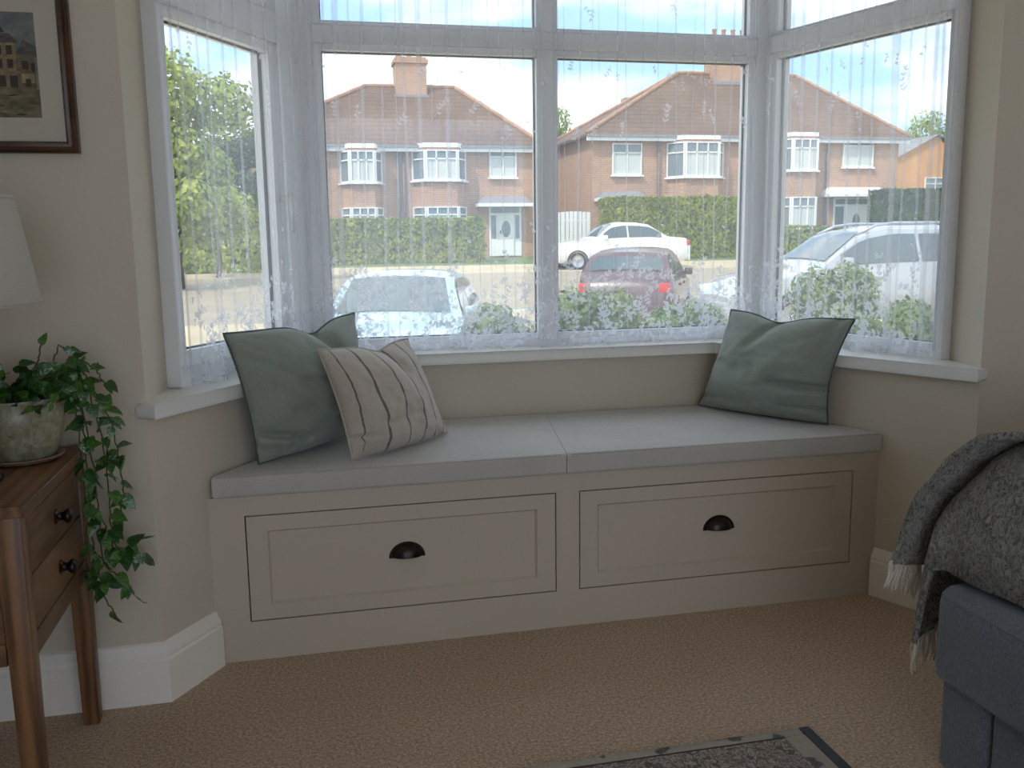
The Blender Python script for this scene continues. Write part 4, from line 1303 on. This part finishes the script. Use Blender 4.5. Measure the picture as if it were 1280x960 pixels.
# a stack seen over the hip of the second house, belonging to a house further back
bz = gz(20, 52)
a_ = at(776, 124, 52); b_ = at(791, 124, 52)
far1 = empty('far_house', ((a_.x + b_.x) / 2 + 2, 55, .2), label='distant house whose chimney shows over the hip of the white-car house', cat='house')
def inf(o): o.location = o.location - far1.location; return o
inf(box('brick_wall', (a_.x - 1, 51, .2), (a_.x + 8, 59, 4.8), MAT['brick'], far1))
inf(raw('roof', [(a_.x - 1.3, 50.7, 4.8), (a_.x + 8.3, 50.7, 4.8), (a_.x + 8.3, 59.3, 4.8), (a_.x - 1.3, 59.3, 4.8), (a_.x + 2.5, 55, 7.0), (a_.x + 5, 55, 7.0)], [(0, 1, 5, 4), (1, 2, 5), (2, 3, 4, 5), (3, 0, 4)], MAT['rooftile'], far1))
inf(box('chimney', (a_.x, 51.2, 4.5), (b_.x, 52.0, a_.z), MAT['brick'], far1))
# small gabled orange brick building beyond, on the right
ga = at(1122, 200, 46); gb = at(1200, 200, 46)
gt = at(1172, 168, 46).z
ge_ = at(1130, 196, 46).z
orr = empty('gabled_outbuilding', ((ga.x + gb.x) / 2, 48, .2), label='orange brick outbuilding with a grey gabled roof beyond the brick houses', cat='building')
def ino(o): o.location = o.location - orr.location; return o
ino(box('brick_wall', (ga.x, 46, .2), (gb.x, 52, ge_), MAT['brick_orange'], orr))
mxr = at(1172, 168, 46).x
ino(raw('gable', [(ga.x, 46.02, ge_), (gb.x, 46.02, ge_), (mxr, 46.02, gt - .1)], [(0, 1, 2)], MAT['brick_orange'], orr))
ino(raw('roof', [(ga.x - .3, 45.8, ge_ - .15), (mxr, 45.8, gt), (gb.x + .3, 45.8, ge_ - .15), (ga.x - .3, 52.2, ge_ - .15), (mxr, 52.2, gt), (gb.x + .3, 52.2, ge_ - .15)], [(0, 1, 4, 3), (1, 2, 5, 4)], MAT['slate_roof'], orr))
facet_window(orr, Vector((mxr - .7, 45.97)), Vector((mxr + .7, 45.97)), 3.0, 4.2, 2)

# ------------------------------------------------------------------ greenery
def foliage_mat(name, a, b, c):
    g = NG(name)
    f = g.noise(g.coord('Object'), 2.2, 5, .65)
    f2 = g.n('ShaderNodeObjectInfo')
    g.base(g.ramp(f, [(.32, a), (.52, b), (.70, c)])); g.rough(.6)
    tl = g.n('ShaderNodeBsdfTranslucent')
    g.l(g.b.inputs['Base Color'].links[0].from_socket, tl.inputs['Color'])
    mx = g.n('ShaderNodeMixShader'); mx.inputs[0].default_value = .3
    g.l(g.b.outputs[0], mx.inputs[1]); g.l(tl.outputs[0], mx.inputs[2]); g.l(mx.outputs[0], g.out.inputs['Surface'])
    return g.m
MAT['hedge'] = foliage_mat('clipped_hedge_leaf', (.09, .13, .012), (.22, .27, .022), (.42, .42, .05))
MAT['hedge_dark'] = foliage_mat('dark_hedge_leaf', (.025, .055, .015), (.06, .11, .03), (.13, .18, .06))
MAT['tree'] = foliage_mat('tree_leaf', (.11, .16, .02), (.30, .38, .05), (.56, .58, .14))
MAT['shrub'] = foliage_mat('shrub_leaf', (.05, .09, .02), (.14, .22, .05), (.34, .40, .14))
MAT['bark'] = plain('bark', (.10, .075, .05), .95, var=.3, scale=6, bump=.6, bscale=30)
def leaf_cloud(name, pts_normals, size, mat, parent, seed):
    rs = random.Random(seed)
    vs_ = []; fs_ = []
    for p, n in pts_normals:
        s = size * rs.uniform(.6, 1.4)
        t = Vector((rs.uniform(-1, 1), rs.uniform(-1, 1), rs.uniform(-1, 1))).cross(n + Vector((rs.uniform(-.6, .6), rs.uniform(-.6, .6), rs.uniform(-.6, .6))))
        if t.length < 1e-4: continue
        t.normalize(); b = n.cross(t).normalized()
        tilt = rs.uniform(-.5, .5)
        b = (b + n * tilt).normalized()
        i = len(vs_)
        vs_ += [p - t * s, p + b * s * .55, p + t * s, p - b * s * .55]
        fs_.append((i, i + 1, i + 2, i + 3))
    o = raw(name, vs_, fs_, mat, parent)
    o['kind'] = 'stuff'
    return o
def sph_pts(c, r, n, rs, inner=.75):
    out = []
    for _ in range(n):
        v = Vector((rs.gauss(0, 1), rs.gauss(0, 1), rs.gauss(0, 1))).normalized()
        k = rs.uniform(inner, 1.06)
        out.append((Vector(c) + Vector((v.x * r[0], v.y * r[1], v.z * r[2])) * k, v))
    return out
def tree(label, base, trunk_h, blobs, n, size, mat, seed, group=None, name='garden_tree', cat='tree'):
    rs = random.Random(seed)
    root = empty(name, base, label=label, cat=cat, group=group)
    pn = []
    for (c, r) in blobs:
        pn += sph_pts(c, r, int(n / len(blobs)), rs, .55)
    leaf_cloud('foliage', pn, size, mat, root, seed)
    P = [Vector((0, 0, -.1))]
    for k in range(1, 5): P.append(Vector((rs.uniform(-.08, .08), rs.uniform(-.08, .08), trunk_h * k / 4)))
    tr = tube('trunk', P, [.11 * max(.4, trunk_h / 3) * (1 - .14 * k) for k in range(5)], MAT['bark'], root, 8)
    for (c, r) in blobs[:5]:
        tube('branch', [P[2 + rs.randrange(2)], (Vector(c) + P[3]) / 2 + Vector((0, 0, -.1)), Vector(c)], [.05, .035, .015], MAT['bark'], tr, 5)
    return root
def hedge(label, x0, x1, y0, y1, h, mat, seed, dens=260, size=.075):
    rs = random.Random(seed)
    g0 = gz((x0 + x1) / 2, y0)
    root = empty('hedge', ((x0 + x1) / 2, (y0 + y1) / 2, g0), label=label, cat='hedge')
    def loc(o): o.location = o.location - root.location; return o
    loc(box('branch_core', (x0 + .1, y0 + .1, g0 - .1), (x1 - .1, y1 - .1, g0 + h - .1), MAT['hedge_dark'], root, .05, 2))
    pn = []
    for (axis, area) in (('f', (x1 - x0) * h), ('t', (x1 - x0) * (y1 - y0)), ('l', (y1 - y0) * h), ('r', (y1 - y0) * h)):
        for _ in range(int(area * dens)):
            a, b = rs.random(), rs.random()
            j = abs(rs.gauss(0, .04))
            if axis == 'f': p, n = Vector((x0 + (x1 - x0) * a, y0 - j + .05, g0 + h * b)), Vector((0, -1, 0))
            elif axis == 't': p, n = Vector((x0 + (x1 - x0) * a, y0 + (y1 - y0) * b, g0 + h + j - .05)), Vector((0, 0, 1))
            elif axis == 'l': p, n = Vector((x0 - j + .05, y0 + (y1 - y0) * a, g0 + h * b)), Vector((-1, 0, 0))
            else: p, n = Vector((x1 + j - .05, y0 + (y1 - y0) * a, g0 + h * b)), Vector((1, 0, 0))
            p.z += .06 * mnoise.noise(p * .7)
            pn.append((p - root.location, n))
    leaf_cloud('foliage', pn, size, mat, root, seed)
    return root
def hedge_px(label, u0, u1, vt, Y, depth, mat, seed, **kw):
    a = at(u0, vt, Y); b = at(u1, vt, Y)
    hedge(label, a.x, b.x, Y, Y + depth, a.z - gz((a.x + b.x) / 2, Y), mat, seed, **kw)
hedge_px('long clipped bright green hedge beside the white front door', 404, 606, 274, 33, 1.0, MAT['hedge'], 1)
hedge_px('tall full hedge rising behind the white saloon car', 762, 925, 246, 33, 1.4, MAT['hedge'], 2)
hedge_px('low hedge beneath the bay beside the wide porch', 968, 1052, 284, 33, 1.0, MAT['hedge'], 3)
hedge_px('dark tall hedge in front of the orange outbuilding', 1112, 1215, 236, 34, 1.6, MAT['hedge_dark'], 4)
def tree_px(label, u, v_c, Y, rad, n, size, mat, seed, base_z=None, squash=1.2, **kw):
    c = at(u, v_c, Y)
    g0 = gz(c.x, Y)
    rs = random.Random(seed)
    h = c.z - g0
    blobs = []
    for k in range(7):
        v = Vector((rs.uniform(-1, 1), rs.uniform(-1, 1), rs.uniform(-1, 1)))
        blobs.append(((v.x * rad * .55, v.y * rad * .5, h + v.z * rad * .6 * squash), (rad * rs.uniform(.4, .6), rad * rs.uniform(.4, .6), rad * rs.uniform(.4, .6))))
    return tree(label, (c.x, Y, g0), max(.6, h * .8), blobs, n, size, mat, seed, **kw)
tree_px('tall yellow-green tree against the sky beside the brick house gable', 216, 190, 22.4, 2.0, 9000, .095, MAT['tree'], 11, squash=1.5)
tree_px('rounded green tree standing over the driveway hedge', 266, 234, 26.3, 1.6, 9000, .09, MAT['tree'], 12)
tree_px('small dark tree against the end wall of the hedge house', 294, 222, 33.4, 1.6, 6000, .09, MAT['hedge_dark'], 13)
tree_px('tree rising in the gap between the two brick houses', 708, 190, 64, 2.6, 6000, .13, MAT['tree'], 14, squash=1.5)
tree_px('dark bushy tree at the gap behind the white gate', 712, 222, 50, 1.9, 5000, .1, MAT['hedge_dark'], 15)
tree_px('hazy rounded tree behind the orange outbuilding', 1143, 182, 60, 2.6, 5000, .14, MAT['tree'], 16)
hedge_px('loose leafy hedge along the driveway under the tall tree', 150, 334, 268, 29, 1.5, MAT['tree'], 5, size=.085, dens=260)

# white slatted gate between the houses
gA = at(690, 266, 36); gB = at(738, 266, 36)
gate = empty('garden_gate', ((gA.x + gB.x) / 2, 36, gz(gA.x, 36)), label='white boarded gate in the gap between the brick houses', cat='gate')
gh = gA.z - gz(gA.x, 36)
for k in range(9):
    xx = gA.x + (gB.x - gA.x) * k / 9
    o = box('board', (xx + .01, 35.97, gz(gA.x, 36)), (xx + (gB.x - gA.x) / 9 - .02, 36.0, gA.z + .05 * math.sin(k * .35)), MAT['white_render'], gate)
    o.location = -gate.location
for zz in (.35, .8):
    o = box('rail', (gA.x, 36.0, gz(gA.x, 36) + gh * zz), (gB.x, 36.05, gz(gA.x, 36) + gh * zz + .1), MAT['white_render'], gate)
    o.location = -gate.location

# ------------------------------------------------------------------ parked cars
def car_paint(name, c, rough=.25):
    g = NG(name); g.base(c); g.rough(rough); g.b.inputs['Coat Weight'].default_value = .6; g.b.inputs['Coat Roughness'].default_value = .05
    return g.m
MAT['tyre'] = plain('tyre_rubber', (.02, .02, .02), .85)
MAT['alloy'] = plain('alloy_wheel', (.45, .46, .48), .3, metal=.8)
g_ = NG('car_glass'); g_.base((.06, .09, .10)); g_.rough(.04); g_.b.inputs['Specular IOR Level'].default_value = .9
MAT['car_glass'] = g_.m
g_ = NG('tail_lamp'); g_.base((.55, .03, .02)); g_.rough(.2)
MAT['tail_lamp'] = g_.m
g_ = NG('head_lamp'); g_.base((.75, .77, .78)); g_.rough(.1)
MAT['head_lamp'] = g_.m
PROF = {   # (x from front 0 to rear 1, height of the centre line / H)
    'saloon': [(0, .36), (.03, .47), (.10, .56), (.27, .62), (.30, .645), (.42, .95), (.50, 1.0), (.62, .99), (.70, .95), (.82, .69), (.86, .67), (.96, .65), (1, .50)],
    'hatch': [(0, .36), (.03, .46), (.10, .54), (.24, .61), (.27, .635), (.42, .94), (.52, 1.0), (.70, .99), (.84, .95), (.94, .68), (.97, .62), (.985, .52), (1, .38)],
    'estate': [(0, .36), (.03, .46), (.10, .54), (.23, .61), (.26, .635), (.40, .94), (.50, 1.0), (.75, .995), (.90, .95), (.955, .70), (.975, .62), (.99, .52), (1, .38)],
}
def car(label, x, y, rz, Ln, Wd, H, paint, style, seed=0, rails=False, g0=None):
    g0 = gz(x, y) if g0 is None else g0
    root = empty('parked_car', (x, y, g0), rz, label=label, cat='car', group='cars parked in the road')
    pr = PROF[style]
    def top(s):
        for (a, za), (b, zb) in zip(pr, pr[1:]):
            if s <= b: return za + (zb - za) * (s - a) / (b - a)
        return pr[-1][1]
    belt = lambda s: min(top(s), .62 + .05 * s)
    N = 56
    secs = []
    def plan(s): return 1 - .30 * max(0, (.12 - s) / .12) ** 2 - .22 * max(0, (s - .90) / .10) ** 2
    def section(s, grow=0):
        hw = Wd / 2 * plan(s)
        zt = top(s); zb = belt(s)
        up = max(0, zt - zb)
        lean = up / .38 * .24
        xx = (s - .5) * Ln
        zlow = .16 + .05 * max(0, (.06 - s) / .06) + .06 * max(0, (s - .95) / .05)
        pts = [(0, zlow), (hw * .86, zlow), (hw * .98, .24), (hw, .40), (hw * .985, min(zb, .55)), (hw * .95, zb - .0)]
        hr = hw * .95 * (1 - lean)
        pts += [(hr + (hw * .95 - hr) * .45, zb + up * .5), (hr, zb + up * .90), (hr * .86, zb + up * .985 + (0 if up > .02 else .012)), (hr * .45, zt + (.012 if up > .02 else .022)), (0, zt + (.016 if up > .02 else .028))]
        return xx, [(a, b * H) for a, b in pts]
    vs_ = []; fs_ = []
    K = None
    for i in range(N + 1):
        xx, pts = section(i / N)
        full = [(a, b) for a, b in pts] + [(-a, b) for a, b in pts[-2:0:-1]]
        K = len(full)
        vs_ += [(xx, a, b) for a, b in full]
    for i in range(N):
        for k in range(K):
            fs_.append((i * K + k, i * K + (k + 1) % K, (i + 1) * K + (k + 1) % K, (i + 1) * K + k))
    fs_.append(tuple(range(K))[::-1]); fs_.append(tuple(N * K + k for k in range(K)))
    body = raw('body', vs_, fs_, paint, root, smooth=True)
    body.data.set_sharp_from_angle(angle=math.radians(38))
    # glazing: side windows follow the cabin side, screens the slope
    cab = [s for s in [i / 200 for i in range(201)] if top(s) - belt(s) > .03]
    c0, c1 = min(cab), max(cab)
    sA = [s for s in cab if top(s) - belt(s) > .25]; r0, r1 = min(sA), max(sA)
    def side_pt(s, f, sgn, o=.012):
        xx, pts = section(s)
        p0, p1, p2 = pts[5], pts[6], pts[7]
        if f < .5: q = (p0[0] + (p1[0] - p0[0]) * f * 2, p0[1] + (p1[1] - p0[1]) * f * 2)
        else: q = (p1[0] + (p2[0] - p1[0]) * (f - .5) * 2, p1[1] + (p2[1] - p1[1]) * (f - .5) * 2)
        return (xx, sgn * (q[0] + o), q[1] + .004)
    splits = [c0 + .045, r0 + (r1 - r0) * .42, c1 - .035]
    if style != 'saloon': splits = [c0 + .045, r0 + (r1 - r0) * .38, r0 + (r1 - r0) * .82, c1 - .02]
    for sgn in (-1, 1):
        for a, b in zip(splits, splits[1:]):
            a += .006; b -= .006
            G = 8
            V_ = []
            for i in range(G + 1):
                s = a + (b - a) * i / G
                for f in (.10, .5, .88): V_.append(side_pt(s, f, sgn))
            F_ = [(i * 3 + j, i * 3 + j + 1, i * 3 + j + 4, i * 3 + j + 3) for i in range(G) for j in range(2)]
            raw('side_window', V_, F_, MAT['car_glass'], root, smooth=True)
    def screen(name, sa, sb):
        V_ = []
        G = 6
        for i in range(G + 1):
            s = sa + (sb - sa) * i / G
            xx, pts = section(s)
            hr = pts[8][0] * .98
            for k in range(-3, 4):
                y_ = hr * k / 3
                z_ = pts[10][1] - (pts[10][1] - pts[8][1]) * (abs(k) / 3) ** 2
                V_.append((xx - (.012 if sa < .5 else -.012), y_, z_ + .012))
        F_ = [(i * 7 + k, i * 7 + k + 1, i * 7 + k + 8, i * 7 + k + 7) for i in range(G) for k in range(6)]
        raw(name, V_, F_, MAT['car_glass'], root, smooth=True)
    screen('windscreen', c0 + .012, r0 + .035)
    screen('rear_screen', r1 + .012, c1 - .012)
    wr = .30 if H < 1.55 else .33
    for s in (.175, .80):
        for sgn in (-1, 1):
            xx = (s - .5) * Ln
            bm = bmesh.new()
            mx = Matrix.Translation((xx, sgn * (Wd / 2 - .09), wr)) @ Matrix.Rotation(math.pi / 2 * -sgn, 4, 'X')
            bm_lathe(bm, [(.20, -.10), (wr * .93, -.10), (wr, -.06), (wr, .06), (wr * .93, .10), (.20, .10), (.20, -.10)], seg=28)
            bmesh.ops.transform(bm, matrix=mx, verts=bm.verts)
            wh = from_bm('wheel', bm, MAT['tyre'], root, angle=50)
            bm = bmesh.new()
            bm_lathe(bm, [(0, .07), (.04, .075), (.06, .055), (.18, .085), (.205, .10), (.205, .02), (0, .02)], seg=20)
            bmesh.ops.transform(bm, matrix=mx, verts=bm.verts)
            from_bm('wheel_trim', bm, MAT['alloy'], wh, angle=40)
            # dark arch ring on the body side
            V_ = []; F_ = []
            for k in range(17):
                a = math.pi * (k / 16 * 1.24 - .12)
                for rr in (wr * 1.0, wr * 1.17):
                    V_.append((xx + rr * math.cos(a), sgn * (Wd / 2 * .996 + .006), max(.14 * H, wr + rr * math.sin(a))))
            F_ = [(2 * k, 2 * k + 1, 2 * k + 3, 2 * k + 2) for k in range(16)]
            raw('wheel_arch', V_, F_, MAT['tyre'], root)
    def lamp(nm, s, yf, z, sy, sz, m):
        xx, pts = section(s)
        for sgn in (-1, 1):
            box(nm, (xx - .05, sgn * yf * Wd / 2 - sy, (z - sz) * H), (xx + .06, sgn * yf * Wd / 2 + sy, (z + sz) * H), m, root, .02, 2)
    lamp('tail_lamp', .975, .80, .55, .10, .055, MAT['tail_lamp'])
    lamp('head_lamp', .02, .70, .42, .12, .05, MAT['head_lamp'])
    box('front_bumper', (-.5 * Ln - .03, -.42 * Wd * .8, .17 * H), (-.5 * Ln + .12, .42 * Wd * .8, .33 * H), paint, root, .03, 2)
    box('rear_bumper', (.5 * Ln - .10, -.42 * Wd * .85, .17 * H), (.5 * Ln + .04, .42 * Wd * .85, .36 * H), paint, root, .03, 2)
    for sgn in (-1, 1):
        s = c0 + .06
        p = side_pt(s, .12, sgn, .09)
        box('door_mirror', (p[0] - .06, p[1] - .08, p[2] - .03), (p[0] + .05, p[1] + .08, p[2] + .11), paint, root, .025, 2)
        for q in (r0 + .06, r0 + .06 + (r1 - r0) * .45):
            xx = (q - .5) * Ln; hw = Wd / 2 * .985
            box('door_handle', (xx - .08, sgn * hw - .02, .54 * H), (xx + .08, sgn * hw + .03, .57 * H), paint, root, .008, 1)
        if rails:
            P = [side_pt(r0 + .02 + (r1 - r0 - .04) * k / 8, .999, sgn, -.10) for k in range(9)]
            tube('roof_rail', [(p_[0], p_[1], p_[2] + .10 - .07 * (1 if k in (0, 8) else 0)) for k, p_ in enumerate(P)], .022, MAT['alloy'], root, 6)
    return root
white_p = car_paint('white_car_paint', (.80, .80, .79))
silver_p = car_paint('silver_car_paint', (.36, .38, .40), .2)
blue_p = car_paint('pale_blue_car_paint', (.36, .52, .58), .25)
red_p = car_paint('dark_red_car_paint', (.09, .045, .05), .25)
# white saloon on the far side of the road, nose to the left
a_ = at(693, 330, 26.3); b_ = at(864, 330, 26.3)
car('white saloon car on the far side of the road, red tail lamps', (a_.x + b_.x) / 2, 27.2, .0, (b_.x - a_.x) * 1.02, 1.78, 1.52, white_p, 'saloon', g0=at(780, 337, 26.4).z)
# silver estate, near side
c_ = at(1085, 281, 9.5)
car('silver estate car with roof rails partly behind the green shrub', at(1092, 300, 9.4).x, 9.6, -.08, 4.5, 1.8, 1.50, silver_p, 'estate', rails=True, g0=c_.z - 1.50 - .03)
# dark red hatchback between the two
c_ = at(825, 309, 13.5)
car('dark red hatchback seen from behind over the garden shrubs', c_.x, 14.6, math.radians(-118), 3.9, 1.75, 1.48, red_p, 'hatch', g0=c_.z - 1.50)
# pale blue hatchback close under the window
c_ = at(505, 338, 9.0)
car('pale blue hatchback parked nose towards the front window', c_.x, 9.2, math.radians(75), 3.9, 1.75, 1.47, blue_p, 'hatch', g0=c_.z - 1.49)

# garden shrubs under the window
def shrub(label, u, vt, Y, rad, seed, mat='shrub', n=900, size=.05):
    c = at(u, vt, Y)
    g0 = gz(c.x, Y)
    h = c.z - g0
    rs = random.Random(seed)
    blobs = []
    for k in range(6):
        blobs.append(((rs.uniform(-.6, .6) * rad, rs.uniform(-.4, .4) * rad, h - rad * rs.uniform(.35, .9)), (rad * .55, rad * .5, rad * .5)))
    blobs.append(((0, 0, h * .45), (rad * .8, rad * .7, h * .4)))
    return tree(label, (c.x, Y, g0), h * .5, blobs, n, size, MAT[mat], seed, name='garden_shrub', cat='shrub', group='shrubs in the front garden')
shrub('yellow-green shrub below the white saloon car', 738, 362, 5.4, .5, 41, n=5200, size=.03)
shrub('light green shrub in front of the dark red hatchback', 855, 374, 4.7, .32, 42, n=3600, size=.03)
shrub('bright green leafy shrub in front of the silver estate car', 1065, 338, 5.6, .55, 43, n=6500, size=.03)
shrub('low shrub beneath the end of the silver estate car', 1146, 376, 4.4, .34, 44, n=3600, size=.03)
shrub('small shrub at the foot of the pale blue hatchback nose', 625, 384, 5.0, .36, 45, n=3000, size=.03)
